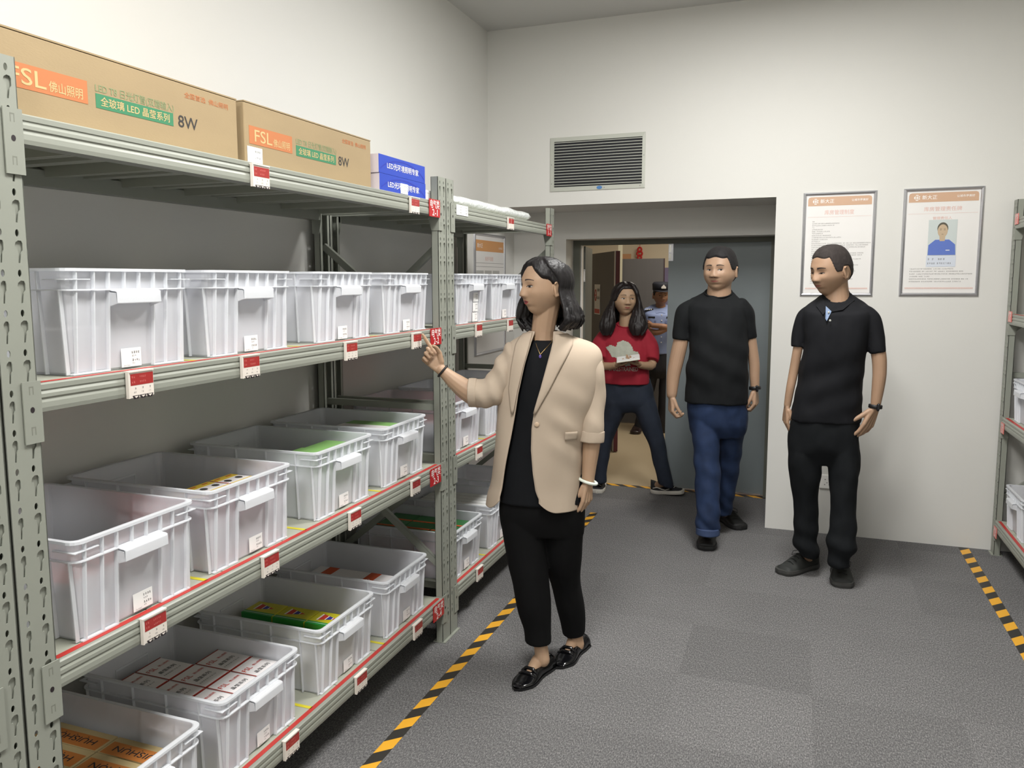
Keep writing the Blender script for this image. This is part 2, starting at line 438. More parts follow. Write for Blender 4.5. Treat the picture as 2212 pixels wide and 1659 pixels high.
def rack(name, y0, y1, lab, npan, x=0.0, sx=1, dep=0.6, zig=1, levels=(0, 1, 2, 3), tapes=True):
    t = tag(empty(name, (x, (y0+y1)/2, 0)), lab, 'rack', 'grey steel storage racks')
    t2 = (y0+y1)/2
    L = lambda y: y-t2
    xb = -sx*dep
    for yy in (y0+0.039, y1-0.039):
        upright('upright', 0, L(yy), sx, t)
        upright('upright', xb, L(yy), -sx, t)
    iy0, iy1 = L(y0+0.079), L(y1-0.079)
    for i in levels:
        z = ZL[i]
        beam(t, 0, iy0, iy1, z, sx); beam(t, xb, iy0, iy1, z, -sx)
        deck(t, min(-sx*0.008, xb+sx*0.008), max(-sx*0.008, xb+sx*0.008), iy0, iy1, z, npan)
        if tapes and i > 0:
            m = MB(); m.box(min(-sx*0.009, -sx*0.025), max(-sx*0.009, -sx*0.025), iy0+0.01, iy1-0.01, z, z+0.0004, M_red)
            m.build('red_edge_tape', t)
    for yy in (y0+0.039, y1-0.039):
        Y = L(yy)
        a, b = -sx*0.02, xb+sx*0.02
        for zz in (0.10, 1.035, 1.878): brace_bar(t, (a, zz), (b, zz), Y)
        pr = [((b, 1.73), (a, 1.28)), ((b, 0.78), (a, 0.32))] if zig > 0 else [((a, 1.76), (b, 1.28)), ((a, 0.78), (b, 0.32))]
        for p, q in pr: brace_bar(t, p, q, Y)
    return t
rack('storage_rack', -2.079, 0.0, 'grey steel storage rack in the left foreground with cartons on its top shelf', 7, zig=1)
rack('storage_rack', 0.004, 1.606, 'grey steel storage rack behind the woman, far left rack with the red 1-1 sign', 5, zig=-1)
rack('storage_rack', -4.16, -2.083, 'grey steel storage rack at the left edge, only its perforated end post in view', 7, zig=-1)
rack('storage_rack', 0.13, 2.125, 'grey steel storage rack at the right edge beside the framed notices', 7, x=2.487, sx=-1, zig=1)

# yellow divider tapes on the decks
def divider(y, i, x=0.0, sx=1, lab=''):
    m = MB(); z = ZL[i]
    a, b = sorted((x-sx*0.022, x-sx*0.55))
    m.box(a, b, y-0.007, y+0.007, z, z+0.0004, M_yel)
    tag(m.build('yellow_divider_tape'), lab, 'tape', 'yellow divider tapes on the rack shelves')
LV = ['top', 'second', 'third', 'bottom']
for i in (1, 2, 3):
    for k, y in enumerate((-1.52, -1.06, -0.565)):
        divider(y, i, lab='yellow tape on the %s shelf of the near rack, %s' % (LV[i], ['beside its nearest bin', 'in the middle of the shelf', 'beside its farthest bin'][k]))
    divider(0.50, i, lab='yellow tape strip on the %s shelf of the far left rack' % LV[i])
# ---------------------------------------------------------------- signs and electronic tags on the beams
def section_sign(y0, y1, z0, z1, top, low, lab, x=0.0, sx=1, mt=None):
    t = tag(empty('section_sign', (x+sx*0.007, (y0+y1)/2, (z0+z1)/2)), lab, 'sign', 'red section signs on the racks')
    hy, hz = (y1-y0)/2, (z1-z0)/2
    boxobj('sign_panel', -0.0015, 0.0015, -hy, hy, -hz, hz, mt or M_sign, t)
    m = MB(); xx = sx*0.0019; u = (0, sx, 0)
    m.text(top, hz*1.05, (xx, 0, hz*0.42), u, (0, 0, 1), M_white, width=hy*1.72)
    m.text(low, hz*1.05, (xx, 0, -hz*0.48), u, (0, 0, 1), M_white, width=hy*1.0)
    m.build('lettering', t)
section_sign(-0.178, -0.077, 1.832, 1.902, '电气类', '2-1', 'red sign reading 2-1 on the top beam beside the middle posts')
section_sign(-0.180, -0.078, 1.312, 1.381, '电气类', '2-2', 'red sign reading 2-2 right of the pointing finger')
section_sign(-0.200, -0.098, 0.728, 0.801, '电气类', '2-3', 'red sign reading 2-3 on the third beam beside the middle posts')
section_sign(-0.188, -0.082, 0.137, 0.207, '电气类', '2-4', 'red sign reading 2-4 on the lowest beam beside the middle posts')
section_sign(1.432, 1.528, 1.832, 1.902, '电气类', '1-1', 'red sign reading 1-1 at the far end of the top beam')
M_sign_overexp = mat('sign_red_overexposed', srgb(222, 120, 112), 0.3)  # same sign red, overexposure at a grazing view put into the colour
for i, (z, nm) in enumerate(zip((1.862, 1.335, 0.715, 0.118), ('topmost', 'second from the top', 'third from the top', 'lowest'))):
    section_sign(1.975, 2.045, z, z+0.058, '电气类', '3-%d' % (i+1), 'red section sign with painted-in overexposure on the right-hand rack, '+nm+' of the four', x=2.487, sx=-1, mt=M_sign_overexp)

def shelf_tag(y, z, lab, double=False):
    """electronic price tag clipped on a beam; y centre, z top"""
    w_ = 0.088 if double else 0.076; h_ = 0.061
    t = tag(empty('shelf_tag', (0.006, y, z)), lab, 'shelf tag', 'electronic shelf tags on the beams')
    m = MB()
    m.box(0, 0.007, -w_/2, w_/2, -h_, -0.002, M_tagw); m.box(-0.004, 0.0095, -w_/2+0.0005, w_/2-0.0005, -0.003, 0.0003, M_tagw)
    m.box(0.0003, 0.009, -w_/2-0.0006, -w_/2+0.003, -h_-0.0004, 0.0006, M_tagw)
    m.build('housing', t)
    s = MB(); xs = 0.0074; rnd = random.Random(int(y*1000)+int(z*100))
    if double:
        s.box(0.007, xs, -w_/2+0.008, -0.002, -0.031, -0.007, M_tagr); s.box(0.007, xs, 0.002, w_/2-0.002, -0.031, -0.007, M_tagr)
    else:
        s.box(0.007, xs, -w_/2+0.007, w_/2-0.001, -0.033, -0.007, M_tagr)
    for zz in (-0.0145, -0.0255):
        glyph_row(s, (xs+0.0002, -w_/2+0.010, zz), (0, 1, 0), (0, 0, 1), [2], 0.0052, M_tagp, rnd)
        glyph_row(s, (xs+0.0002, -0.004, zz), (0, 1, 0), (0, 0, 1), [rnd.choice((4, 5))], 0.0044, M_tagp, rnd)
    for k in (-1, 0, 1):
        glyph_row(s, (xs, 0.003+k*0.022, -0.040), (0, 1, 0), (0, 0, 1), [1], 0.0045, M_grey, rnd)
        glyph_row(s, (xs, 0.000+k*0.022, -0.049), (0, 1, 0), (0, 0, 1), [2], 0.0034, M_grey, rnd)
    s.build('screen', t)
    d = MB()
    for k in (-1, 0, 1):
        yy = 0.004+k*0.021
        d.prism([(yy-0.010, -0.0560), (yy+0.010, -0.0560), (yy+0.006, -h_-0.003), (yy-0.006, -h_-0.003)], 0.0071, 0.0078, M_dark, axis='x')
        d.prism([(yy-0.006, -0.0575), (yy+0.006, -0.0575), (yy, -h_-0.001)], 0.0079, 0.0082, M_tagw, axis='x')
    d.build('button', t)
for y, z, lab, dbl in [
    (-1.272, 1.893, 'electronic shelf tag on the top beam below the white label of the second carton', False),
    (-0.317, 1.893, 'electronic shelf tag on the top beam below the blue boxes', False),
    (-1.744, 1.378, 'electronic shelf tag on the second beam below the nearest bin', False),
    (-1.347, 1.378, 'electronic shelf tag on the second beam below the second bin', False),
    (-0.814, 1.376, 'electronic shelf tag on the second beam below the third bin', False),
    (-0.317, 1.374, 'electronic shelf tag that the woman points at', False),
    (-1.742, 0.801, 'electronic shelf tag on the third beam below the nearest bin', False),
    (-1.290, 0.801, 'electronic shelf tag on the third beam between the first two bins', False),
    (-0.815, 0.799, 'electronic shelf tag on the third beam below the green-tinted bin', False),
    (-0.345, 0.797, 'electronic shelf tag on the third beam just left of the 2-3 sign', False),
    (-1.22, 0.207, 'electronic shelf tag on the lowest beam below the bin of white boxes', False),
    (-0.80, 0.207, 'electronic shelf tag on the lowest beam below the bin of yellow boxes', False),
    (-0.345, 0.207, 'electronic shelf tag on the lowest beam left of the 2-4 sign', False),
    (0.79, 1.893, 'wide double electronic shelf tag on the top beam of the far left rack', True),
    (0.34, 1.376, 'electronic shelf tag on the far left rack, second beam, just right of the posts', False),
    (0.78, 1.376, 'electronic shelf tag on the far left rack, half hidden by the woman\'s hair', False),
    (0.335, 0.797, 'electronic shelf tag on the far left rack, third beam', False),
    (0.335, 0.205, 'electronic shelf tag on the far left rack, lowest beam', False)]:
    shelf_tag(y, z, lab, dbl)

# ---------------------------------------------------------------- plastic bins
BW, BD, BH = 0.372, 0.52, 0.229      # rim width (y), rim depth (x), height
def rrect(hx, hy, r, n=4):
    out = []
    for cx, cy, a0 in ((hx-r, hy-r, 0), (-hx+r, hy-r, 90), (-hx+r, -hy+r, 180), (hx-r, -hy+r, 270)):
        for k in range(n+1):
            a = R(a0+90*k/n); out.append((cx+r*math.cos(a), cy+r*math.sin(a)))
    return out
def make_bin():
    """front of the bin faces +x; origin at the base centre"""
    t = empty('storage_bin')
    m = MB()
    def ring(hx, hy, r, z): return [(x, y, z) for x, y in rrect(hx, hy, r)]
    bx, by, tx, ty = BD/2-0.024, BW/2-0.019, BD/2-0.012, BW/2-0.009
    rings = [ring(bx-0.004, by-0.004, 0.016, 0.0), ring(bx, by, 0.018, 0.006), ring(tx, ty, 0.022, BH-0.006),
             ring(tx, ty, 0.022, BH), ring(tx-0.0024, ty-0.0024, 0.02, BH), ring(bx-0.0024, by-0.0024, 0.016, 0.006)]
    n = len(rings[0]); vs = [p for r_ in rings for p in r_]; fs = []
    for i in range(len(rings)-1):
        for k in range(n): fs.append((i*n+k, i*n+(k+1) % n, (i+1)*n+(k+1) % n, (i+1)*n+k))
    fs.append(tuple(range(n))[::-1]); fs.append(tuple(range(5*n, 6*n)))
    m.add(vs, fs, M_bin)
    # rim, the band below it and the ribs
    q = m
    def band(z0, z1, grow_t, grow_b, closed=True):
        o0 = rrect(BD/2+grow_b, BW/2+grow_b, 0.026); o1 = rrect(BD/2+grow_t, BW/2+grow_t, 0.026); i0 = rrect(BD/2-0.012, BW/2-0.010, 0.02)
        vs = [(x, y, z0) for x, y in o0]+[(x, y, z1) for x, y in o1]+[(x, y, z1) for x, y in i0]+[(x, y, z0) for x, y in i0]
        fs = []
        for a, b in ((0, 1), (1, 2), (2, 3), (3, 0)):
            for k in range(n): fs.append((a*n+k, a*n+(k+1) % n, b*n+(k+1) % n, b*n+k))
        q.add(vs, fs, M_binr)
    band(BH-0.0065, BH, 0.0, 0.0); 
    band(BH-0.0475, BH-0.0445, -0.002, -0.002)
    g = m
    def xf(z): return (bx+(tx-bx)*z/BH)
    def rib(u, half, side, z0=0.002, z1=BH-0.004, pr=0.011, w_=0.0026):
        # side: 'f' front, 'b' back, 'l' / 'r' long sides
        for_ = []
        for z in (z0, z1):
            k = z/BH
            sc_ = 1.0
            if side in 'fb':
                s = 1 if side == 'f' else -1
                base = s*(bx+(tx-bx)*k-0.0005); out = s*(bx+(tx-bx)*k+pr*(0.75+0.25*k))
                for_ += [(base, u-w_/2, z), (base, u+w_/2, z), (out, u+w_/2, z), (out, u-w_/2, z)]
            else:
                s = 1 if side == 'r' else -1
                base = s*(by+(ty-by)*k-0.0005); out = s*(by+(ty-by)*k+pr*0.8)
                for_ += [(u-w_/2, base, z), (u+w_/2, base, z), (u+w_/2, out, z), (u-w_/2, out, z)]
        g.add(for_, [(0, 1, 2, 3), (4, 5, 6, 7), (0, 1, 5, 4), (1, 2, 6, 5), (2, 3, 7, 6), (3, 0, 4, 7)], M_binr)
    for s in ('f', 'b'):
        for u in (-0.155, -0.108, 0.108, 0.155): rib(u, 0, s)
        for u in (-0.066, 0.066): rib(u*(1.02), 0, s, w_=0.0034)
        for u in (-0.022, 0.022): rib(u, 0, s, z0=BH-0.045)
        # the two flanking panels stand on a small flange
        for a in (-1, 1):
            sg = 1 if s == 'f' else -1
            ya, yb = sorted((a*0.066, a*0.166)); xa, xb = sorted((sg*(bx-0.002), sg*(bx+0.009)))
            g.box(xa, xb, ya, yb, 0.001, 0.0045, M_binr)
    for s in ('l', 'r'):
        for u in (-0.235, -0.175, -0.06, 0.06, 0.175, 0.235): rib(u, 0, s, z1=BH-0.045 if abs(u) > 0.2 else BH-0.004)
    for sg in (-1, 1):
        for a in (-1, 1):
            g.box(min(sg*(tx-0.002), sg*(tx+0.010)), max(sg*(tx-0.002), sg*(tx+0.010)), min(a*0.176, a*0.120), max(a*0.176, a*0.120), BH-0.0245, BH-0.0225, M_binr)
            g.box(min(sg*(tx-0.055), sg*(tx+0.010)), max(sg*(tx-0.055), sg*(tx+0.010)), min(a*(ty-0.002), a*(ty+0.008)), max(a*(ty-0.002), a*(ty+0.008)), BH-0.0245, BH-0.0225, M_binr)
    m.build('bin_body', t)
    for sg, nm in ((1, 'handle'), (-1, 'handle')):
        h = MB()
        pr = [(bx+0.004, BH-0.045), (bx+0.036, BH-0.048), (bx+0.040, BH-0.053), (bx+0.041, BH-0.077), (bx+0.037, BH-0.078), (bx+0.035, BH-0.055), (bx+0.004, BH-0.052)]
        h.prism([(sg*a, b) for a, b in pr], -0.066, 0.066, M_binr)
        for a in (-1, 1):
            h.prism([(sg*(bx+0.004), BH-0.046), (sg*(bx+0.040), BH-0.050), (sg*(bx+0.040), BH-0.077), (sg*(bx+0.004), BH-0.088)], min(a*0.066, a*0.063), max(a*0.066, a*0.063), M_binr)
        h.build(nm, t, bevel=0.0015)
    return t
def bin_label(t, u, zc, n=1, seed=1):
    """white sticker with small print on the front panel (front = +x)"""
    m = MB(); rnd = random.Random(seed)
    for k in range(n):
        z = zc+k*0.047
        x = BD/2-0.0215+0.012*z/BH+0.0006
        m.box(x, x+0.0006, u-0.030, u+0.030, z-0.0215, z+0.0215, M_paper)
        xx = x+0.0008
        glyph_row(m, (xx, u+0.001, z+0.011), (0, 1, 0), (0, 0, 1), [4], 0.0056, M_black, rnd)
        glyph_row(m, (xx, u+0.002, z+0.003), (0, 1, 0), (0, 0, 1), [3], 0.0040, M_grey, rnd)
        glyph_row(m, (xx, u+0.002, z-0.007), (0, 1, 0), (0, 0, 1), [4], 0.0056, M_black, rnd)
        glyph_row(m, (xx, u+0.003, z-0.014), (0, 1, 0), (0, 0, 1), [2], 0.0034, M_grey, rnd)
        glyph_row(m, (xx, u-0.023, z-0.018), (0, 1, 0), (0, 0, 1), [5], 0.0034, M_grey, rnd)
    m.build('label_sticker', t)
proto = make_bin(); first_bin = [True]
BINS = {}
def place_bin(key, y, lev, lab, front=-0.020, grp='translucent white plastic bins on the left racks', label=(0.005, 0.030), n=1, x=None, rz=0):
    if first_bin[0]: o = proto; first_bin[0] = False
    else:
        o = copy_tree(proto)
        for ch in [c for c in bpy.data.objects if c.parent == o and c.name.startswith('label_sticker')]: bpy.data.objects.remove(ch)
    o.location = ((front-BD/2) if x is None else x, y, ZL[lev]); o.rotation_euler = (0, 0, rz)
    tag(o, lab, 'bin', grp)
    if label: bin_label(o, label[0], label[1], n, seed=len(BINS)+3)
    BINS[key] = (o.location.x, y, ZL[lev]+0.006)
    return o
place_bin('a1', -1.716, 1, 'translucent white bin, nearest on the second shelf of the 2-series rack', label=(0.0, 0.026))
place_bin('a2', -1.275, 1, 'translucent white bin, second from the left on the second shelf', label=(0.0, 0.026))
place_bin('a3', -0.773, 1, 'translucent white bin, third from the left on the second shelf', label=(-0.01, 0.026))
place_bin('a4', -0.305, 1, 'translucent white bin, fourth on the second shelf, left of the pointing finger', label=(0.0, 0.026))
place_bin('b1', -1.748, 2, 'translucent bin with red and white boxes showing through, nearest on the third shelf', front=-0.006, label=(0.012, 0.03))
place_bin('b2', -1.312, 2, 'translucent bin holding the yellow and black printed packs, third shelf', front=-0.016, label=(0.018, 0.03))
place_bin('b3', -0.803, 2, 'green-tinted translucent bin with lime boxes inside, third shelf', label=(0.0, 0.03))
place_bin('b4', -0.349, 2, 'translucent bin with dark green and white packs, third shelf by the middle posts', label=(0.0, 0.03))
place_bin('c1', -1.760, 3, 'translucent bin full of orange cartons in the bottom left corner', front=-0.006, label=(0.012, 0.03))
place_bin('c2', -1.300, 3, 'translucent bin of white and red lamp boxes on the lowest shelf', front=-0.018, label=(0.01, 0.03))
place_bin('c3', -0.813, 3, 'translucent bin of yellow and green boxes on the lowest shelf', label=(0.01, 0.03))
place_bin('c4', -0.357, 3, 'translucent bin with an orange-banded white box on the lowest shelf by the posts', label=(0.01, 0.03))
place_bin('d1', 0.385, 1, 'translucent bin with three stacked stickers on the far left rack, second shelf', label=(0.03, 0.026), n=3)
place_bin('d2', 0.835, 1, 'translucent bin beside the woman\'s face on the far left rack', label=(-0.01, 0.026))
place_bin('d3', 1.285, 1, 'translucent bin behind the woman\'s head on the far left rack', label=None)
place_bin('e1', 0.28, 2, 'translucent bin with pink boxes on the far left rack, right of the posts, third shelf', label=(0.01, 0.03))
place_bin('e2', 0.74, 2, 'translucent bin under the woman\'s sleeve on the far left rack, third shelf', label=(0.0, 0.03))
place_bin('e3', 1.24, 2, 'translucent bin hidden behind the blazer on the far left rack, third shelf', label=None)
place_bin('f1', 0.278, 3, 'translucent bin of green and orange boxes on the lowest shelf of the far left rack', label=(0.01, 0.03))
place_bin('f2', 0.76, 3, 'translucent bin of white papers on the lowest shelf beside the woman\'s leg', label=(0.02, 0.03))
place_bin('f3', 1.24, 3, 'translucent bin at the far end of the lowest shelf behind the woman\'s legs', label=None)
GR = 'white plastic bins on the right-hand rack'
place_bin('g1', 1.80, 2, 'white bin on the right-hand rack, third shelf, cut by the photo edge', x=2.487+0.02+BD/2, rz=math.pi, grp=GR, label=None)
place_bin('g2', 1.80, 3, 'white bin with a brown carton inside on the right-hand rack, lowest shelf', x=2.487+0.02+BD/2, rz=math.pi, grp=GR, label=None)

# ---------------------------------------------------------------- boxes inside the bins
def small_box(name, loc, dx, dy, dz, body, lab, grp, rz=0, extra=None, cat='box'):
    t = tag(empty(name, loc, rz), lab, cat, grp)
    boxobj('box_body', -dx/2, dx/2, -dy/2, dy/2, 0, dz, body, t, bevel=0.0012)
    if extra: extra(t, dx, dy, dz)
    return t
M_orb = mat('orange_box', srgb(186, 116, 52), 0.6); M_crb = mat('cream_box', srgb(188, 168, 122), 0.6)
def orange_print(t, dx, dy, dz):
    m = MB(); m.box(-dx/2+0.006, dx/2-0.006, -dy/2+0.001, dy*0.20, dz, dz+0.0006, M_orb)
    # upside-down lettering as it lies in the bin
    m.text('HUISHUN', dy*0.42, (0.0, -dy*0.14, dz+0.001), (-1, 0, 0), (0, -1, 0), M_black, width=dx*0.72)
    for k in (-1, 0, 1): m.box(k*0.04-0.002, k*0.04+0.002, dy*0.06, dy*0.09, dz+0.0006, dz+0.001, M_black)
    m.build('printed_top', t)
cx, cy, cz = BINS['c1']
k = 0
for i in range(2):
    for j in range(4):
        small_box('lamp_carton', (cx+0.115-i*0.225, cy+0.115-j*0.077, cz), 0.22, 0.074, 0.150, M_crb,
                  'orange printed cream carton in the bottom left bin, %s row, %s' % (['front', 'rear'][i], ['farthest from the camera', 'second from the far side', 'third from the far side', 'nearest the camera'][j]),
                  'orange printed cartons in the corner bin', extra=orange_print)
M_wb = mat('white_box', srgb(236, 232, 232), 0.45); M_rb = mat('red_print', srgb(196, 60, 44), 0.5); M_maroon = mat('maroon_print', srgb(140, 44, 34), 0.5)
def fsl_print(t, dx, dy, dz):
    m = MB(); z = dz+0.0006; u = (0, 1, 0); v = (-1, 0, 0)
    m.box(-dx/2, dx/2, -dy/2, -dy/2+0.004, dz, z, M_maroon); m.box(-dx/2, -dx/2+0.004, -dy/2, dy/2, dz, z, M_maroon)
    m.text('FSL', 0.026, (-dx*0.18, -dy*0.40, z), u, v, M_rb, align='L'); m.text('佛山照明', 0.011, (-dx*0.18, dy*0.02, z), u, v, M_rb, align='L')
    m.text('晶莹系列', 0.017, (dx*0.10, -dy*0.30, z), u, v, M_black, align='L')
    glyph_row(m, (dx*0.28, -dy*0.36, z), u, v, [10], 0.0065, M_grey, random.Random(3))
    m.box(dx/2-0.0, dx/2+0.0006, -dy/2, dy/2, dz-0.02, dz, M_rb)
    m.box(dx/2, dx/2+0.0006, -dy/2, dy/2, 0.01, 0.02, M_rb)
    m.build('printed_top', t)
cx, cy, cz = BINS['c2']
for i in range(3):
    for j in range(3):
        if i == 2 and j == 2: continue
        small_box('lamp_box', (cx+0.155-i*0.135, cy-0.11+j*0.11, cz+0.006), 0.13, 0.107, 0.170, M_wb,
                  'white and red lamp box, %s row of its bin, %s' % (['front', 'middle', 'rear'][i], ['nearest the camera', 'centre', 'farthest from the camera'][j]),
                  'white and red lamp boxes on the lowest shelf', extra=fsl_print)
M_yb = mat('yellow_box', srgb(196, 188, 40), 0.4); M_gb = mat('green_box', srgb(38, 140, 60), 0.4); M_bl = mat('blue_print', srgb(52, 50, 150), 0.4)
def tri_print(t, dx, dy, dz):
    m = MB(); z = dz+0.0006
    m.box(-dx/2, dx/2, -dy/2, -dy/2+0.022, dz, z, M_gb); m.box(-dx/2, dx/2, -dy/2-0.0006, -dy/2, dz-0.03, dz, M_gb)
    m.box(-dx/2, dx/2, -dy/2+0.011, -dy/2+0.0125, z, z+0.0004, M_white)
    c = (0.0, 0.008)
    def tri(a, b, mt, zz): # slice of a triangle
        m.poly([(c[0]+0.034-0.068*a, c[1]-0.024*a, zz), (c[0]+0.034-0.068*b, c[1]-0.024*b, zz), (c[0]+0.034-0.068*b, c[1]+0.024*b, zz), (c[0]+0.034-0.068*a, c[1]+0.024*a, zz)], mt)
    tri(0.0, 1.1, M_white, z+0.0002)
    tri(0.02, 0.3, M_rb, z+0.0005); tri(0.36, 0.62, M_bl, z+0.0005); tri(0.68, 1.0, M_rb, z+0.0005)
    m.build('printed_top', t)
cx, cy, cz = BINS['c3']
for i in range(3):
    small_box('battery_box', (cx+0.158-i*0.135, cy+0.022, cz), 0.13, 0.105, 0.168, M_yb,
              'yellow box with a green edge and a striped triangle, %s in its bin' % ['front one', 'middle one', 'rear one'][i], 'yellow and green boxes on the lowest shelf', extra=tri_print)
for i in range(2):
    small_box('battery_box', (cx+0.158-i*0.135, cy-0.090, cz), 0.13, 0.105, 0.150, M_yb,
              'plain yellow box %s along the near side of its bin' % ['in front', 'behind'][i], 'yellow and green boxes on the lowest shelf')
def band_print(t, dx, dy, dz):
    m = MB()
    for x in (-dx*0.32, dx*0.18): m.box(x-0.024, x+0.024, -dy/2, dy/2, dz, dz+0.0006, mat('orange_band', srgb(206, 84, 40), 0.5)); m.box(x-0.024, x+0.024, -dy/2-0.0006, -dy/2, 0, dz, MATS['orange_band'])
    m.text('LED', 0.02, (dx*0.18, 0, dz+0.001), (0, 1, 0), (-1, 0, 0), M_white); m.build('orange_bands', t)
cx, cy, cz = BINS['c4']
small_box('lamp_box', (cx+0.0, cy-0.01, cz), 0.40, 0.17, 0.148, M_wb, 'long white box with two orange bands in the bin by the posts', 'white and red lamp boxes on the lowest shelf', extra=band_print)
cx, cy, cz = BINS['b1']
M_pk = mat('pale_red_print', srgb(214, 96, 84), 0.5)
def side_print(t, dx, dy, dz):
    m = MB(); x = dx/2
    m.box(x, x+0.0006, -dy/2, dy/2, dz-0.018, dz, M_pk); m.box(x, x+0.0006, -0.012, 0.012, 0.01, dz*0.55, M_pk)
    m.box(-dx/2, dx/2, -dy/2, dy/2, dz, dz+0.0005, M_pk); m.build('red_print', t)
for j in range(3):
    small_box('lamp_box', (cx+0.12, cy-0.105+j*0.105, cz), 0.20, 0.1, 0.115+0.006*j, M_wb, 'white box with a red stripe in the nearest third-shelf bin, %s' % ['left one', 'middle one', 'right one'][j], 'red-striped white boxes', extra=side_print)
cx, cy, cz = BINS['b2']
M_ye = mat('golden_print', srgb(228, 196, 60), 0.5); M_pkb = mat('pink_box', srgb(196, 120, 130), 0.5)
def pack_print(t, dx, dy, dz):
    m = MB(); z = dz+0.0006
    m.box(-dx/2, -dx*0.1, -dy/2, dy/2, dz, z, M_ye); m.box(-dx/2, dx/2, -dy/2, -dy/2+0.003, dz, z+0.0002, M_rb)
    for k in range(2):
        yy = -dy*0.25+k*dy*0.5
        m.add([(dx*0.2+a, yy+b, z+0.0003) for a, b in slot(0, 0, 0.012, 0.011)], [tuple(range(10))], M_ink)
        m.box(-dx*0.38, -dx*0.3, yy-0.012, yy+0.012, z, z+0.0003, M_rb)
    m.build('printed_top', t)
for i in range(2):
    for j in range(3):
        small_box('printed_pack', (cx+0.17-i*0.075, cy-0.115+j*0.105, cz), 0.072, 0.1, 0.182, M_pkb if i == 0 else M_wb,
                  'yellow topped printed pack in the third-shelf bin, %s row, %s' % (['front', 'rear'][i], ['nearest', 'middle', 'farthest'][j]), 'yellow topped packs', extra=pack_print)
cx, cy, cz = BINS['b3']
M_lime = mat('lime_box', srgb(132, 180, 104), 0.45); M_dg = mat('dark_green_box', srgb(52, 110, 62), 0.45); M_pg = mat('pale_green_box', srgb(170, 206, 160), 0.5)
for i in range(2):
    for j in range(2):
        small_box('lime_box', (cx+0.14-i*0.13, cy-0.08+j*0.16, cz), 0.12, 0.15, (0.196, 0.15)[i]-0.004*j, M_lime if i == 0 and j == 0 or i == 0 else M_pg,
                  'lime green box in the green-tinted bin, %s %s' % (['front', 'rear'][i], ['near side', 'far side'][j]), 'lime green boxes')
cx, cy, cz = BINS['b4']
for j, (mt, nm, hz) in enumerate(((M_dg, 'dark green', 0.185), (M_wb, 'white', 0.192), (M_lime, 'lime', 0.190))):
    small_box('flat_pack', (cx+0.02+(0.06 if j else -0.03), cy-0.09+j*0.085, cz), 0.26, 0.078, hz, mt, '%s flat pack in the third-shelf bin nearest the middle posts' % nm, 'packs in the bin by the middle posts')
cx, cy, cz = BINS['a1']
small_box('paper_box', (cx+0.10, cy-0.055, cz), 0.16, 0.16, 0.088, M_wb, 'white box showing through the nearest second-shelf bin', 'white boxes inside bins')
cx, cy, cz = BINS['e1']
for j in range(2):
    small_box('lamp_box', (cx+0.05, cy-0.08+j*0.155, cz), 0.36, 0.15, 0.125, M_wb, 'red-edged white box in the far rack bin beside the posts, %s' % ['near one', 'far one'][j], 'red-striped white boxes', extra=side_print)
cx, cy, cz = BINS['f1']
def go_print(t, dx, dy, dz):
    m = MB(); o_ = mat('orange_trim', srgb(214, 96, 50), 0.5)
    m.box(-dx/2, dx/2, -dy/2, -dy/2+0.012, dz, dz+0.0006, o_); m.box(-dx/2, dx/2, -dy/2-0.0006, -dy/2, 0, dz, o_); m.build('orange_trim', t)
for i in range(3):
    for j in range(3):
        small_box('green_carton', (cx+0.15-i*0.145, cy-0.105+j*0.105, cz), 0.14, 0.1, 0.185, M_dg, 'green box with an orange edge, %s row, %s' % (['front', 'middle', 'rear'][i], ['near', 'centre', 'far'][j]), 'green and orange boxes on the far left rack', extra=go_print)
cx, cy, cz = BINS['f2']
for j in range(5):
    small_box('paper_packet', (cx+0.0, cy-0.12+j*0.058, cz), 0.40, 0.05, 0.19, M_paper, 'white paper packet in the bin beside the woman\'s leg, %s' % ['nearest', 'second', 'third', 'fourth', 'farthest'][j], 'white paper packets')
cx, cy, cz = BINS['g2']
small_box('brown_carton', (cx+0.02, cy-0.02, cz), 0.34, 0.26, 0.25, M_card, 'brown carton standing in a bin on the right-hand rack', 'cartons')
# red box on the floor past the rack
small_box('red_box', (-0.42, 2.35, 0.0), 0.26, 0.3, 0.5, mat('dark_red_box', srgb(150, 26, 34), 0.5), 'dark red box on the floor beyond the far left rack', 'red things', extra=lambda t, a, b, c: boxobj('lid_band', -a/2-0.002, a/2+0.002, -b/2-0.002, b/2+0.002, c-0.04, c+0.002, M_maroon, t))

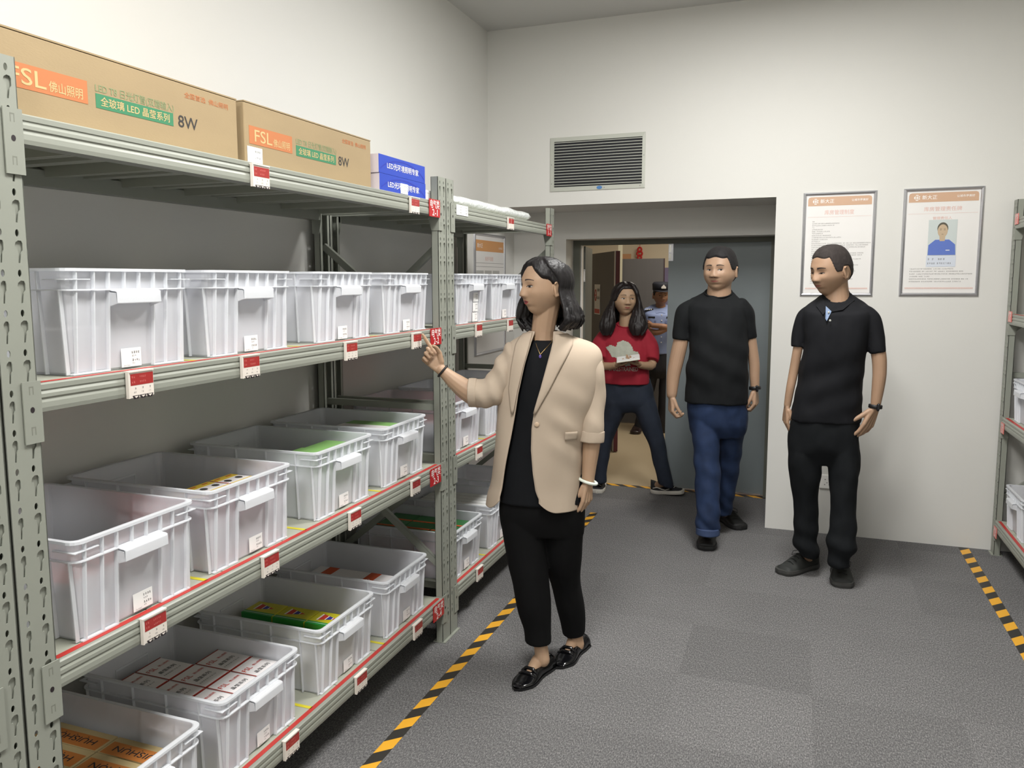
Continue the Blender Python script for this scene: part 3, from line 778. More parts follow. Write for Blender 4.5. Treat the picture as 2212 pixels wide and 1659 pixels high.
# ---------------------------------------------------------------- cartons on the top shelf
def carton(y0, y1, h, dep, lab, fl=0.0, wide=True):
    t = tag(empty('cardboard_carton', (-0.042, (y0+y1)/2, ZL[0])), lab, 'carton', 'long brown lamp cartons on the top shelf')
    W_ = y1-y0; a, b = -W_/2, W_/2
    m = MB(); m.box(-dep, 0, a, b, 0.001, h-0.004, M_card); m.build('box_body', t, bevel=0.003)
    f = MB()
    f.box(-dep/2+0.001, 0.001, a, b, h-0.004, h-0.0005, M_card); f.box(-dep, -dep/2-0.001, a, b, h-0.004, h-0.001, M_card)
    f.add([(-0.02, b-0.10, h-0.001), (-0.02, b-0.002, h-0.001), (-0.10, b-0.01, h+0.010), (-0.10, b-0.09, h+0.012)], [(0, 1, 2, 3)], M_cardd) if fl else None
    f.build('top_flap', t)
    p = MB(); x = 0.0006; U_ = (0, 1, 0); V_ = (0, 0, 1)
    def Y(fr): return a+W_*fr
    p.box(0, x, Y(0.028), Y(0.318), h*0.345, h*0.63, M_orange)
    xx = x+0.0004
    p.text('FSL', h*0.27, (xx, Y(0.062), h*0.49), U_, V_, M_cardp, align='L', width=W_*0.115)
    p.text('佛山照明', h*0.14, (xx, Y(0.185), h*0.445), U_, V_, M_cardp, align='L', width=W_*0.115)
    p.text('LED T8 日光灯管(双端输入)', h*0.12, (x, Y(0.347), h*0.58), U_, V_, M_gpale, align='L', width=W_*0.325)
    p.box(0, x, Y(0.347), Y(0.667), h*0.33, h*0.51, M_green)
    p.text('全玻璃 LED 晶莹系列', h*0.125, (xx, Y(0.507), h*0.42), U_, V_, M_cardp, width=W_*0.285)
    p.text('8W', h*0.24, (x, Y(0.690), h*0.43), U_, V_, M_ink, align='L', width=W_*0.095)
    p.text('全国首选  佛山照明', h*0.09, (x, Y(0.725), h*0.82), U_, V_, M_orange, align='L', width=W_*0.225)
    p.build('printing', t)
    return t
carton(-2.028, -1.295, 0.170, 0.40, 'nearest long brown carton marked 8W on the top shelf, behind the left post', fl=1)
c2 = carton(-1.265, -0.558, 0.174, 0.40, 'second long brown carton marked 8W, left of the blue boxes')
m = MB(); rnd = random.Random(5)
m.box(0.0008, 0.0014, -0.353+0.008, -0.353+0.075, 0.006, 0.052, M_paper)
glyph_row(m, (0.0017, -0.353+0.042, 0.040), (0, 1, 0), (0, 0, 1), [4], 0.0055, M_black, rnd); glyph_row(m, (0.0017, -0.353+0.042, 0.023), (0, 1, 0), (0, 0, 1), [4], 0.0055, M_black, rnd)
glyph_row(m, (0.0017, -0.353+0.016, 0.013), (0, 1, 0), (0, 0, 1), [5], 0.0036, M_grey, rnd)
m.build('label_sticker', c2)
M_blue = mat('blue_box', srgb(34, 66, 176), 0.35); M_blue2 = mat('blue_arc_print', srgb(30, 50, 165), 0.35); M_lil = mat('pale_box_end', srgb(206, 196, 200), 0.5)
def blue_box(y0, z0, lab, dy=0.0, stick=False):
    W_, h, dep = 0.385, 0.0665, 0.20
    t = tag(empty('blue_lamp_box', (-0.03, y0+W_/2+dy, z0)), lab, 'box', 'blue lamp boxes on the top shelf')
    m = MB(); m.box(-dep, 0, -W_/2, W_/2, 0, h, M_blue); m.box(-dep, -0.001, -W_/2-0.0006, -W_/2, 0, h, M_lil); m.build('box_body', t, bevel=0.001)
    p = MB()
    for q in range(18):
        f0, f1 = q/18, (q+1)/18
        def arc(f): return (-W_*0.47+W_*0.95*f, h*(0.10+0.82*math.sin(math.pi*min(1, f*0.95+0.03))**0.6))
        (ya, za), (yb, zb) = arc(f0), arc(f1)
        p.add([(0.0005, ya, max(0.002, za-0.006)), (0.0005, yb, max(0.002, zb-0.006)), (0.0005, yb, zb-0.001), (0.0005, ya, za-0.001)], [(0, 1, 2, 3)], M_blue2)
    p.text('LED光环境照明专家', 0.026, (0.0009, 0.0, h*0.48), (0, 1, 0), (0, 0, 1), M_white, width=W_*0.68)
    p.build('printing', t)
    if stick:
        s = MB(); s.box(0.001, 0.0016, -0.03, 0.03, 0.008, 0.046, M_paper)
        glyph_row(s, (0.0019, 0.002, 0.036), (0, 1, 0), (0, 0, 1), [4], 0.005, M_black, rnd); glyph_row(s, (0.0019, 0.002, 0.022), (0, 1, 0), (0, 0, 1), [3], 0.005, M_black, rnd)
        s.build('label_sticker', t)
blue_box(-0.517, ZL[0], 'lower blue lamp box with a white sticker on the top shelf', stick=True)
blue_box(-0.517, ZL[0]+0.0672, 'upper blue lamp box lying on the other one', dy=-0.004)
small_box('white_box', (-0.12, -0.075, ZL[0]), 0.16, 0.09, 0.045, M_wb, 'small white box between the blue boxes and the middle posts', 'white boxes', extra=lambda t, a, b, c: boxobj('lid', -a/2-0.001, a/2+0.001, -b/2-0.001, b/2+0.001, c-0.01, c+0.001, M_paper, t))
# wrapped lamp tubes on the far left rack
def wrap():
    t = tag(empty('wrapped_lamp_tubes', (-0.16, 0.70, ZL[0])), 'clear plastic wrapped white package lying along the top of the far left rack', 'package')
    m = bpy.data.materials.new('cling_wrap'); m.use_nodes = True; b = m.node_tree.nodes['Principled BSDF']
    b.inputs['Base Color'].default_value = srgb(226, 230, 228); b.inputs['Roughness'].default_value = 0.12; b.inputs['Coat Weight'].default_value = 0.6
    nt = m.node_tree; tc = nt.nodes.new('ShaderNodeTexCoord'); n = nt.nodes.new('ShaderNodeTexNoise'); n.inputs['Scale'].default_value = 22; n.inputs['Distortion'].default_value = 1.5
    bp = nt.nodes.new('ShaderNodeBump'); bp.inputs['Strength'].default_value = 0.7; bp.inputs['Distance'].default_value = 0.01
    nt.links.new(tc.outputs['Object'], n.inputs['Vector']); nt.links.new(n.outputs['Fac'], bp.inputs['Height']); nt.links.new(bp.outputs[0], b.inputs['Normal'])
    vs = []; fs = []; NY, NX = 60, 16
    for i in range(NY+1):
        y = -0.585+1.17*i/NY; e = min(1, (0.585-abs(y))/0.10+0.25)
        for k in range(NX):
            a = 2*math.pi*k/NX; ca, sa = math.cos(a), math.sin(a)
            px = 0.135*math.copysign(abs(ca)**0.6, ca); pz = 0.030*math.copysign(abs(sa)**0.7, sa)*min(1, e)+0.031
            h = noise.noise(Vector((px*9, y*7, pz*20)))*0.007
            vs.append((px*(0.85+0.15*e), y, max(0.0006, pz+h*(1 if sa > -0.2 else 0))))
    for i in range(NY):
        for k in range(NX): fs.append((i*NX+k, i*NX+(k+1) % NX, (i+1)*NX+(k+1) % NX, (i+1)*NX+k))
    fs += [tuple(range(NX))[::-1], tuple(range(NY*NX, (NY+1)*NX))]
    MB().add(vs, fs, m).build('plastic_wrap', t, smooth=True)
    s = MB(); s.box(0.165, 0.1666, -0.60, -0.47, -0.040, 0.004, M_paper)
    for q in range(2):
        for zz in (-0.006, -0.017, -0.029): glyph_row(s, (0.1669, -0.562+q*0.063, zz), (0, 1, 0), (0, 0, 1), [3], 0.005, M_black, rnd)
    s.build('label_sticker', t)
wrap()

# ---------------------------------------------------------------- vent
def vent():
    t = tag(empty('air_vent', (0.1285, YB, 2.336)), 'grey metal air vent with dark horizontal louvers above the doorway', 'vent')
    hx, hz = 0.3155, 0.1745; f = 0.027
    m = MB()
    o, i_ = [(-hx, -hz), (hx, -hz), (hx, hz), (-hx, hz)], [(-hx+f, -hz+f), (hx-f*0.7, -hz+f), (hx-f*0.7, hz-f), (-hx+f, hz-f)]
    for k in range(4):
        a, b, c, d = o[k], o[(k+1) % 4], i_[(k+1) % 4], i_[k]
        m.add([(a[0], -0.006, a[1]), (b[0], -0.006, b[1]), (c[0], -0.008, c[1]), (d[0], -0.008, d[1]), (a[0], 0, a[1]), (b[0], 0, b[1]), (c[0], 0.0, c[1]), (d[0], 0.0, d[1])],
              [(0, 1, 2, 3), (0, 1, 5, 4), (2, 3, 7, 6)], mat('vent_metal', srgb(184, 186, 176), 0.4))
    m.build('frame', t)
    boxobj('duct_shade_sheet', -hx+f*0.8, hx-f*0.6, -0.0012, -0.0004, -hz+f*0.8, hz-f*0.8, mat('duct_shade_paint', srgb(26, 27, 32), 0.7), t)  # dark sheet whose colour stands in for the shade inside the duct
    s = MB(); n = 16
    for k in range(n):
        z = -hz+f+0.009+(2*hz-2*f)*(k)/n
        s.box(-hx+f, hx-f*0.7, -0.007, -0.002, z, z+0.0042, MATS['vent_metal'])
    s.build('louvers', t)
    q = MB(); q.add([(x+0.02, -0.0088, z-hz+0.014) for x, z in slot(0, 0, 0.019, 0.011, 12)], [tuple(range(12))], mat('blue_mark', srgb(70, 120, 176), 0.5)); q.build('blue_sticker', t)
    r_ = MB()
    for x, z in ((-hx+0.01, 0), (-hx+0.01, -hz+0.05), (hx-0.008, 0.03), (0.052, -hz+0.012), (hx-0.03, -hz+0.014)): r_.add([(x+a, -0.0086, z+b) for a, b in slot(0, 0, 0.003, 0.003)], [tuple(range(10))], M_grey)
    r_.build('screws', t)
vent()

# ---------------------------------------------------------------- framed notices
M_band = mat('notice_band', srgb(200, 164, 136), 0.5); M_title = mat('notice_title', srgb(222, 186, 176), 0.5); M_sheet = mat('notice_sheet', srgb(226, 224, 221), 0.45)
M_fine = mat('fine_print', srgb(128, 126, 124), 0.6)
def notice(o, ux, W_, H_, title, sub, lab, kind):
    """o: centre on the wall, ux: unit vector to the reader's right"""
    t = tag(empty('framed_notice', o, 0), lab, 'framed notice', 'framed notices')
    u = Vector(ux); n = u.cross(Vector((0, 0, 1)))*1.0     # n points off the wall
    def P(a, b, c): return tuple(u*a+Vector((0, 0, b))+n*c)
    m = MB(); f = 0.02
    prof = [(0, 0.0), (0.004, 0.010), (f*0.5, 0.013), (f-0.004, 0.010), (f, 0.003)]
    cor = [(-1, -1), (1, -1), (1, 1), (-1, 1)]
    for k in range(4):
        a, b = cor[k], cor[(k+1) % 4]; vs = []
        for (d, h) in prof: vs += [P(a[0]*(W_/2-d), a[1]*(H_/2-d), h), P(b[0]*(W_/2-d), b[1]*(H_/2-d), h)]
        m.add(vs, [(2*i, 2*i+1, 2*i+3, 2*i+2) for i in range(4)], M_alu)
    m.build('frame', t)
    s = MB(); w2, h2 = W_/2-f, H_/2-f
    s.add([P(-w2, -h2, 0.0005), P(w2, -h2, 0.0005), P(w2, h2, 0.0005), P(-w2, h2, 0.0005), P(-w2, -h2, 0.003), P(w2, -h2, 0.003), P(w2, h2, 0.003), P(-w2, h2, 0.003)],
          [(4, 5, 6, 7), (0, 1, 5, 4), (2, 3, 7, 6), (0, 1, 2, 3)], M_sheet)
    s.build('sheet', t)
    p = MB(); V_ = (0, 0, 1); e = 0.0036
    wb_ = w2-0.008; zt = h2-0.008; bh = H_*0.085
    if kind < 3:
        arcs = [(-wb_, zt-bh), (wb_, zt-bh), (wb_, zt-0.015), (wb_-0.004, zt-0.004), (wb_-0.015, zt), (-wb_+0.015, zt), (-wb_+0.004, zt-0.004), (-wb_, zt-0.015)]
        p.poly([P(a, b, e) for a, b in arcs], M_band)
        lx = -wb_+0.042; lz = zt-bh/2
        for q in ((-0.003, 0.003, -0.008, 0.008), (-0.012, -0.008, -0.009, 0.009), (0.006, 0.013, -0.002, 0.002), (0.006, 0.015, 0.005, 0.009), (0.006, 0.015, -0.009, -0.005), (-0.007, 0.006, 0.012, 0.016), (-0.007, 0.006, -0.016, -0.012), (-0.016, -0.013, -0.005, 0.005)):
            p.quad(P(lx+q[0], lz+q[2], e+0.0003), u*(q[1]-q[0]), Vector((0, 0, q[3]-q[2])), M_white)
        p.text('新大正', 0.026, P(lx+0.026, lz, e+0.0003), u, V_, M_white, align='L')
        p.text('让城市更美好', 0.015, P(wb_-0.02, lz+0.003, e+0.0003), u, V_, M_white, align='R')
        p.text(title, 0.030 if kind == 1 else 0.027, P(0, zt-bh-0.040, e), u, V_, M_title, width=W_*(0.40 if kind == 1 else 0.47))
        p.quad(P(-wb_, zt-bh-0.066, e), u*2*wb_, Vector((0, 0, 0.0012)), M_title)
        p.quad(P(-wb_*0.99, -h2+0.022, e), u*2*wb_*0.99, Vector((0, 0, 0.001)), M_title)
        for k in range(46): p.quad(P(-wb_*0.99+k*2*wb_*0.99/46, -h2+0.024, e), u*(wb_*0.03), Vector((0, 0, 0.007)), M_title)
    rnd = random.Random(kind)
    if kind == 1:
        z = zt-bh-0.092
        rows = [([2], 0.0), ([22], 0.0), ([18], 0), ([2], 0), ([9], 0), ([3, 11], 0), ([9], 0), ([8, 7], 0), ([24], 0), ([13], 0), ([7], 0), ([12, 12, 2, 2, 2, 14], 0), ([17, 3, 6, 6, 11], 0), ([9, 13, 20], 0), ([2, 9, 18], 0),
                ([7], 0), ([9, 16, 10, 5], 0), ([15, 8, 12, 4], 0), ([11], 0), ([20, 4, 15], 0), ([9, 8, 7], 0), ([6], 0), ([16, 12, 9], 0), ([22, 10], 0), ([5], 0), ([18, 3, 14], 0), ([6, 22], 0), ([3], 0), ([20, 9, 3], 0), ([12, 12, 9], 0), ([24], 0), ([8], 0)]
        for r_, _ in rows:
            glyph_row(p, P(-wb_+0.028, z, e), u, V_, r_, 0.0062, M_fine, rnd, gap=0.10); z -= 0.0118
    if kind == 2:
        p.text(sub, 0.018, P(0, zt-bh-0.092, e), u, V_, M_title, width=W_*0.24)
        z = -H_*0.245
        for r_ in ([16, 5, 8], [8, 2, 5, 2, 5, 8, 3], [4, 22, 16], [6, 3, 4], [12, 16, 6, 2, 2], [8, 8, 12, 6]):
            glyph_row(p, P(-wb_+0.022, z, e), u, V_, r_, 0.0066, M_fine, rnd, gap=0.12); z -= 0.0145
        # portrait photograph
        q = MB(); x0, x1, z0, z1 = -W_*0.165, W_*0.19, -H_*0.12, H_*0.205; cxp = (x0+x1)/2
        q.quad(P(x0, z0, 0.0042), u*(x1-x0), Vector((0, 0, z1-z0)), mat('photo_ground', srgb(196, 204, 202), 0.4))
        bl = mat('photo_shirt', srgb(92, 116, 190), 0.4); sk = mat('photo_face', srgb(190, 168, 140), 0.4); hr = mat('photo_hair', srgb(86, 82, 70), 0.4)
        q.poly([P(x0+0.002, z0+0.001, 0.0046), P(x1-0.002, z0+0.001, 0.0046), P(x1-0.006, z0+0.06, 0.0046), P(cxp+0.035, z0+0.088, 0.0046), P(cxp-0.035, z0+0.088, 0.0046), P(x0+0.004, z0+0.058, 0.0046)], bl)
        q.poly([P(cxp-0.013, z0+0.080, 0.0048), P(cxp+0.013, z0+0.080, 0.0048), P(cxp+0.015, z0+0.115, 0.0048), P(cxp-0.015, z0+0.115, 0.0048)], sk)
        q.poly([P(cxp+0.0275*a, z0+0.152+0.034*b, 0.0049) for a, b in slot(0, 0, 1, 1, 20)], hr)
        q.poly([P(cxp+0.0255*a, z0+0.1375+0.037*b, 0.0051) for a, b in slot(0, 0, 1, 1, 20)], sk)
        for a in (-1, 1): q.quad(P(cxp+a*0.010-0.004, z0+0.142, 0.0053), u*0.008, Vector((0, 0, 0.0022)), hr); q.quad(P(cxp+a*0.010-0.005, z0+0.149, 0.0053), u*0.010, Vector((0, 0, 0.0016)), hr)
        q.quad(P(cxp-0.005, z0+0.118, 0.0053), u*0.010, Vector((0, 0, 0.0018)), hr); q.quad(P(cxp+0.02, z0+0.026, 0.0053), u*0.02, Vector((0, 0, 0.004)), M_white)
        q.quad(P(x0-0.004, z0-0.066, 0.0042), u*(x1-x0+0.006), Vector((0, 0, 0.064)), mat('photo_caption', srgb(206, 212, 222), 0.5))
        glyph_row(q, P(x0+0.004, z0-0.022, 0.0046), u, V_, [1, 1], 0.011, M_grey, rnd); glyph_row(q, P(x0+0.056, z0-0.022, 0.0046), u, V_, [3], 0.011, M_grey, rnd)
        glyph_row(q, P(x0+0.002, z0-0.046, 0.0046), u, V_, [4, 7], 0.0095, M_grey, rnd)
        q.build('portrait_photo', t)
    if kind == 3:
        ob = mat('notice_band_orange', srgb(206, 150, 96), 0.5)
        p.quad(P(-wb_, zt-0.095, e), u*2*wb_, Vector((0, 0, 0.075)), ob)
        p.text('新大正', 0.034, P(-wb_+0.03, zt-0.058, e+0.0003), u, V_, M_white, align='L'); glyph_row(p, P(wb_-0.10, zt-0.066, e+0.0003), u, V_, [5], 0.014, M_white, rnd)
        p.text('库房平面图', 0.032, P(-0.02, zt-0.145, e), u, V_, M_title)
        for z in (zt-0.175, zt-0.20): p.quad(P(-wb_, z, e), u*2*wb_, Vector((0, 0, 0.002)), M_grey)
        gb = mat('plan_grey', srgb(176, 176, 172), 0.6)
        for k in range(3):
            p.quad(P(-wb_+0.01+k*0.155, zt-0.285, e), u*0.135, Vector((0, 0, 0.06)), gb); glyph_row(p, P(-wb_+0.045+k*0.155, zt-0.255, e+0.0003), u, V_, [3], 0.016, M_fine, rnd)
        for zz in (0.27, 0.25): glyph_row(p, P(wb_-0.05, zt-zz, e), u, V_, [1, 1], 0.016, M_fine, rnd)
        for k in range(4): glyph_row(p, P(-wb_+0.012, zt-0.325-k*0.024, e), u, V_, [1], 0.020, M_fine, rnd)
        p.text('1-2', 0.03, P(0.02, zt-0.37, e), u, V_, M_fine)
        p.quad(P(-wb_, zt-0.42, e), u*2*wb_, Vector((0, 0, 0.002)), M_grey)
    p.build('printing', t)
notice((1.600, YB, 1.779), (1, 0, 0), 0.404, 0.617, '库房管理制度', '', 'aluminium framed notice of dense text partly behind a man\'s head', 1)
notice((2.143, YB, 1.780), (1, 0, 0), 0.408, 0.617, '库房管理责任牌', '管理责任人', 'aluminium framed notice with a portrait photo of a person in blue', 2)
notice((XL, 2.175, 1.48), (0, 1, 0), 0.60, 0.83, '', '', 'framed notice with a tan band on the left wall seen through the far rack', 3)

# power socket
t = tag(empty('power_socket', (1.598, YB, 0.331)), 'white power socket low on the wall behind the man in the polo shirt', 'socket')
boxobj('faceplate', -0.043, 0.043, -0.009, 0, -0.043, 0.043, M_white, t, bevel=0.003)
m = MB()
for x, z in ((-0.011, 0.014), (0.011, 0.014), (-0.013, -0.018), (0.013, -0.018), (0, -0.006)): m.box(x-0.003, x+0.003, -0.0098, -0.009, z-0.002, z+0.002, M_dark)
m.build('socket_holes', t)

# ---------------------------------------------------------------- doors
d1 = empty('door_1', (0.5, YD, 0)); d1['kind'] = 'structure'
boxobj('door_leaf', -0.012, 0.70, -0.01, 0.035, 0.012, 1.838, M_door, d1)
fr = MB(); fr.box(-0.745, 0.745, -0.03, 0.06, 1.836, 1.8885, M_frame); fr.box(-0.745, -0.676, -0.03, 0.06, 0, 1.836, M_frame); fr.box(0.70, 0.745, -0.03, 0.06, 0, 1.836, M_frame)
fr.box(-0.676, -0.67, 0.0, 0.06, 0, 1.836, M_white)
fr.build('door_frame', d1)
m = MB()
m.box(-0.012, 0.022, -0.016, -0.009, 1.71, 1.833, M_alu); m.box(-0.004, 0.006, -0.020, -0.016, 1.72, 1.825, mat('steel_bright', srgb(210, 210, 204), 0.2, 0.9)); m.box(-0.008, 0.018, -0.022, -0.016, 1.76, 1.775, M_alu)
m.build('door_bolt', d1)
boxobj('bottom_seal', 0.36, 0.68, -0.014, -0.01, 0.012, 0.022, M_alu, d1)
d2 = empty('door_2', (-0.165, YD+0.07, 0), R(9)); d2['kind'] = 'structure'
boxobj('door_leaf', -0.03, 0.008, 0, 0.62, 0.012, 1.832, M_frame, d2)
m = MB(); m.box(-0.028, 0.006, -0.003, 0, 1.56, 1.655, M_white)
for x, z in ((-0.020, 1.565), (-0.002, 1.565), (-0.020, 1.645), (-0.002, 1.645)): m.box(x-0.002, x+0.002, -0.0038, -0.003, z-0.002, z+0.004, M_dark)
m.box(-0.012, -0.008, -0.0038, -0.003, 1.606, 1.612, M_rb); m.build('strike_plate', d2)
# open office doors across the corridor
M_cdoor = mat('corridor_door_laminate', srgb(94, 92, 92), 0.55, noise_scale=30, noise_amt=0.05, stretch=(1, 1, 0.1))
a, b = Vector((-0.66, 5.03, 0)), Vector((-0.15, 4.06, 0)); d = (b-a); Ld = d.length
d3 = empty('door_3', a, math.atan2(d.y, d.x)); d3['kind'] = 'structure'
boxobj('door_leaf', 0, Ld, 0, 0.04, 0.008, 1.83, M_cdoor, d3)
m = MB(); m.box(Ld, Ld+0.004, 0.002, 0.038, 0.008, 1.83, mat('door_edge_red', srgb(84, 34, 40), 0.5)); m.box(Ld-0.035, Ld, -0.003, 0.0, 0.008, 1.83, M_alu); m.build('edge_strip', d3)
m = MB(); xx = Ld*0.42
m.box(xx-0.105, xx+0.105, -0.004, -0.001, 1.24, 1.53, M_sheet); m.box(xx-0.095, xx+0.095, -0.0048, -0.004, 1.25, 1.292, M_rb)
m.tube([(xx-0.055+0.030*math.cos(k*0.5236), -0.005, 1.425+0.055*math.sin(k*0.5236)) for k in range(12)], 0.004, M_rb, 6, True); m.box(xx-0.085, xx-0.025, -0.0056, -0.0048, 1.421, 1.429, M_rb)
m.text('机房重地', 0.03, (xx+0.042, -0.0052, 1.475), (1, 0, 0), (0, 0, 1), M_black, width=0.10); m.text('闲人免进', 0.03, (xx+0.042, -0.0052, 1.40), (1, 0, 0), (0, 0, 1), M_black, width=0.10)
m.build('notice_plate', d3)
d4 = empty('door_4', (-0.42, 5.62, 0)); d4['kind'] = 'structure'
boxobj('door_leaf', 0, 0.455, 0, 0.04, 0.008, 1.797, M_cdoor, d4)
boxobj('edge_strip', 0.451, 0.457, -0.002, 0.042, 0.008, 1.797, mat('door_edge_dark', srgb(58, 40, 48), 0.5), d4)
struct(boxobj('trim_corridor_door', -0.435, -0.40, 5.50, 5.56, 0, 1.95, mat('cream_trim', srgb(210, 204, 178), 0.6)))
tag(boxobj('wall_notice', -0.66, -0.48, 6.432, 6.442, 1.7, 1.875, mat('tan_poster', srgb(212, 160, 118), 0.6)), 'tan poster on the corridor wall above the far door', 'poster')
# red hanging ornament
t = tag(empty('hanging_ornament', (-0.37, 6.40, 1.72)), 'red knotted ornament hanging on the corridor wall', 'ornament')
M_orn = mat('red_silk', srgb(196, 40, 38), 0.6)
m = MB()
for k in range(5): m.tube([(0.03*math.cos(q*0.5236)*(1 if k % 2 else 0.7), -0.012, 0.20-k*0.045+0.026*math.sin(q*0.5236)) for q in range(12)], 0.012, M_orn, 6, True)
m.build('knot', t)
m = MB()
for k in range(5): m.tube([(-0.024+k*0.012, -0.01, 0.0), (-0.026+k*0.013, -0.012, -0.12)], 0.004, M_orn, 5)
m.tube([(0, -0.005, 0.24), (0, -0.003, 0.34)], 0.003, M_orn, 5)
m.build('tassel', t)
PEOPLE = {}
PEOPLE['woman'] = {
 'base': [0.53,-0.12],
 'head': [-0.0569,-0.01,1.5526],
 'neck': [[-0.0567,0.0,1.4413,0.0431],[-0.064,0.015,1.3772,0.0435],[-0.0639,0.02,1.3167,0.0581]],
 'top': [[-0.062,0.0453,1.3412,0.05,0.01],[-0.0449,0.1043,1.2956,0.085,0.01],[-0.0403,0.1327,1.2225,0.1,0.01],[-0.0418,0.1421,1.1311,0.105,0.005],[-0.0578,0.1372,1.0385,0.1,0.005],[-0.0667,0.1433,0.9265,0.102,0.005],[-0.0667,0.1626,0.8125,0.112,0.01],[-0.0664,0.1744,0.6987,0.118,0.01]],
 'blazer': [[-0.0568,0.0544,1.379,0.058,0.015],[-0.0479,0.107,1.3572,0.075,0.015],[-0.0338,0.1687,1.3281,0.095,0.015],[-0.0311,0.195,1.2864,0.112,0.012],[-0.0372,0.1982,1.2225,0.125,0.01],[-0.0441,0.1951,1.1307,0.132,0.008],[-0.0564,0.1829,1.0385,0.13,0.005],[-0.0725,0.1745,0.9451,0.132,0.005],[-0.0807,0.1799,0.8505,0.138,0.008],[-0.088,0.1843,0.7743,0.142,0.01],[-0.0954,0.1884,0.7248,0.145,0.01],[-0.0981,0.1897,0.6828,0.146,0.01]],
 'openL': [[-0.0914,-0.04,1.3824],[-0.1057,-0.09,1.3397],[-0.1313,-0.11,1.2531],[-0.1554,-0.12,1.1478],[-0.1696,-0.12,1.0585],[-0.1839,-0.12,0.9686],[-0.2038,-0.12,0.8597],[-0.2256,-0.12,0.7388],[-0.2293,-0.12,0.7093]],
 'openR': [[-0.0202,-0.04,1.3824],[-0.0232,-0.09,1.3398],[-0.0488,-0.11,1.2358],[-0.0711,-0.12,1.1484],[-0.092,-0.12,1.0807],[-0.1025,-0.12,1.0145],[-0.1042,-0.12,0.9336],[-0.0969,-0.12,0.8432],[-0.0861,-0.12,0.7706],[-0.079,-0.12,0.7379],[-0.0736,-0.12,0.7161]],
 'lapelR': [[[-0.0181,-0.08,1.3708],[0.0329,-0.06,1.3696]],[[-0.0214,-0.09,1.3433],[0.0521,-0.08,1.3515]],[[-0.0248,-0.1,1.3318],[0.0504,-0.09,1.3312]],[[-0.0454,-0.11,1.2534],[0.0088,-0.1,1.2526]],[[-0.0676,-0.12,1.1662],[-0.0345,-0.11,1.1651]],[[-0.0938,-0.12,1.0736],[-0.0867,-0.12,1.0683]]],
 'lapelL': [[[-0.0973,-0.08,1.3778],[-0.1335,-0.06,1.3694]],[[-0.1057,-0.09,1.3432],[-0.152,-0.08,1.3512]],[[-0.1089,-0.1,1.3316],[-0.1639,-0.09,1.3307]],[[-0.133,-0.11,1.2442],[-0.1812,-0.1,1.2429]],[[-0.1537,-0.12,1.1567],[-0.1895,-0.11,1.164]],[[-0.1696,-0.12,1.0675],[-0.1785,-0.12,1.0674]]],
 'button': [-0.0811,-0.13,1.0308],
 'pocket': [[0.0277,-0.12,0.9999],[0.072,-0.1,0.9966],[0.0722,-0.1,0.9624],[0.0279,-0.12,0.9676]],
 'sleeveR': [[-0.1724,0,1.2925,0.0473],[-0.1974,-0.01,1.2459,0.0509],[-0.2351,-0.02,1.1736,0.0546],[-0.2655,-0.03,1.1381,0.0564],[-0.3093,-0.03,1.1377,0.0548],[-0.3496,-0.03,1.1374,0.0531]],
 'sleeveL': [[0.106,0.0,1.2825,0.0502],[0.1297,-0.005,1.225,0.0483],[0.1376,-0.01,1.1346,0.0466],[0.131,-0.02,1.0354,0.0484],[0.1262,-0.025,0.9499,0.0485]],
 'armR': [[-0.1943,0,1.2869,0.0364],[-0.2509,-0.03,1.1528,0.0382],[-0.3021,-0.03,1.1194,0.042],[-0.3514,-0.03,1.1411,0.043],[-0.4024,-0.03,1.1775,0.0348],[-0.4388,-0.03,1.2085,0.0257],[-0.4606,-0.03,1.2267,0.022]],
 'armL': [[0.1312,0,1.2789,0.0358],[0.1396,-0.01,1.1163,0.0359],[0.1314,-0.02,0.9895,0.036],[0.1283,-0.025,0.926,0.0342],[0.1216,-0.03,0.853,0.0288],[0.1166,-0.035,0.7929,0.0244]],
 'handR': {"wrist":[-0.4624,-0.03,1.2285],"palm":[-0.5059,-0.03,1.2796],"tip":[-0.5489,-0.03,1.3579]},
 'handL': {"wrist":[0.1166,-0.035,0.7891],"palm":[0.1133,-0.04,0.7345],"tip":[0.1031,-0.04,0.6633]},
 'trousers': [[-0.0646,0.1572,0.7747,0.1,0.01],[-0.0645,0.1708,0.6796,0.108,0.01],[-0.0625,0.1694,0.6121,0.1,0.012],[-0.0595,0.1633,0.5632,0.085,0.015]],
 'legA': [[-0.1456,0.01,0.6205,0.0857],[-0.1279,-0.01,0.4735,0.08],[-0.1065,-0.03,0.3657,0.0742],[-0.093,-0.04,0.2734,0.0686],[-0.0816,-0.045,0.1886,0.0557],[-0.0795,-0.05,0.1267,0.0539]],
 'legB': [[0.0219,0.02,0.6211,0.0834],[0.0211,0.05,0.4564,0.079],[0.0334,0.09,0.3435,0.0649],[0.0517,0.11,0.2358,0.0597],[0.0661,0.13,0.1467,0.0525],[0.0707,0.14,0.085,0.0478]],
 'shinA': [[-0.0816,-0.045,0.2178,0.0297],[-0.0664,-0.05,0.1135,0.0279],[-0.0586,-0.06,0.06,0.0297]],
 'shinB': [[0.066,0.13,0.1671,0.0311],[0.0766,0.14,0.0811,0.0293],[0.0828,0.14,0.0361,0.0313]],
 'footA': [[-0.0371,0.0159],[-0.1603,-0.2099]],
 'footB': [[0.1045,0.2186],[0.0011,-0.018]],
 'chain': [[-0.098,0,1.3654],[-0.0925,0,1.3455],[-0.0853,0,1.3237],[-0.0707,0,1.2928],[-0.0491,0,1.3165],[-0.0293,0,1.3365],[-0.0203,0,1.3546]],
 'rz': 0.28006,
}
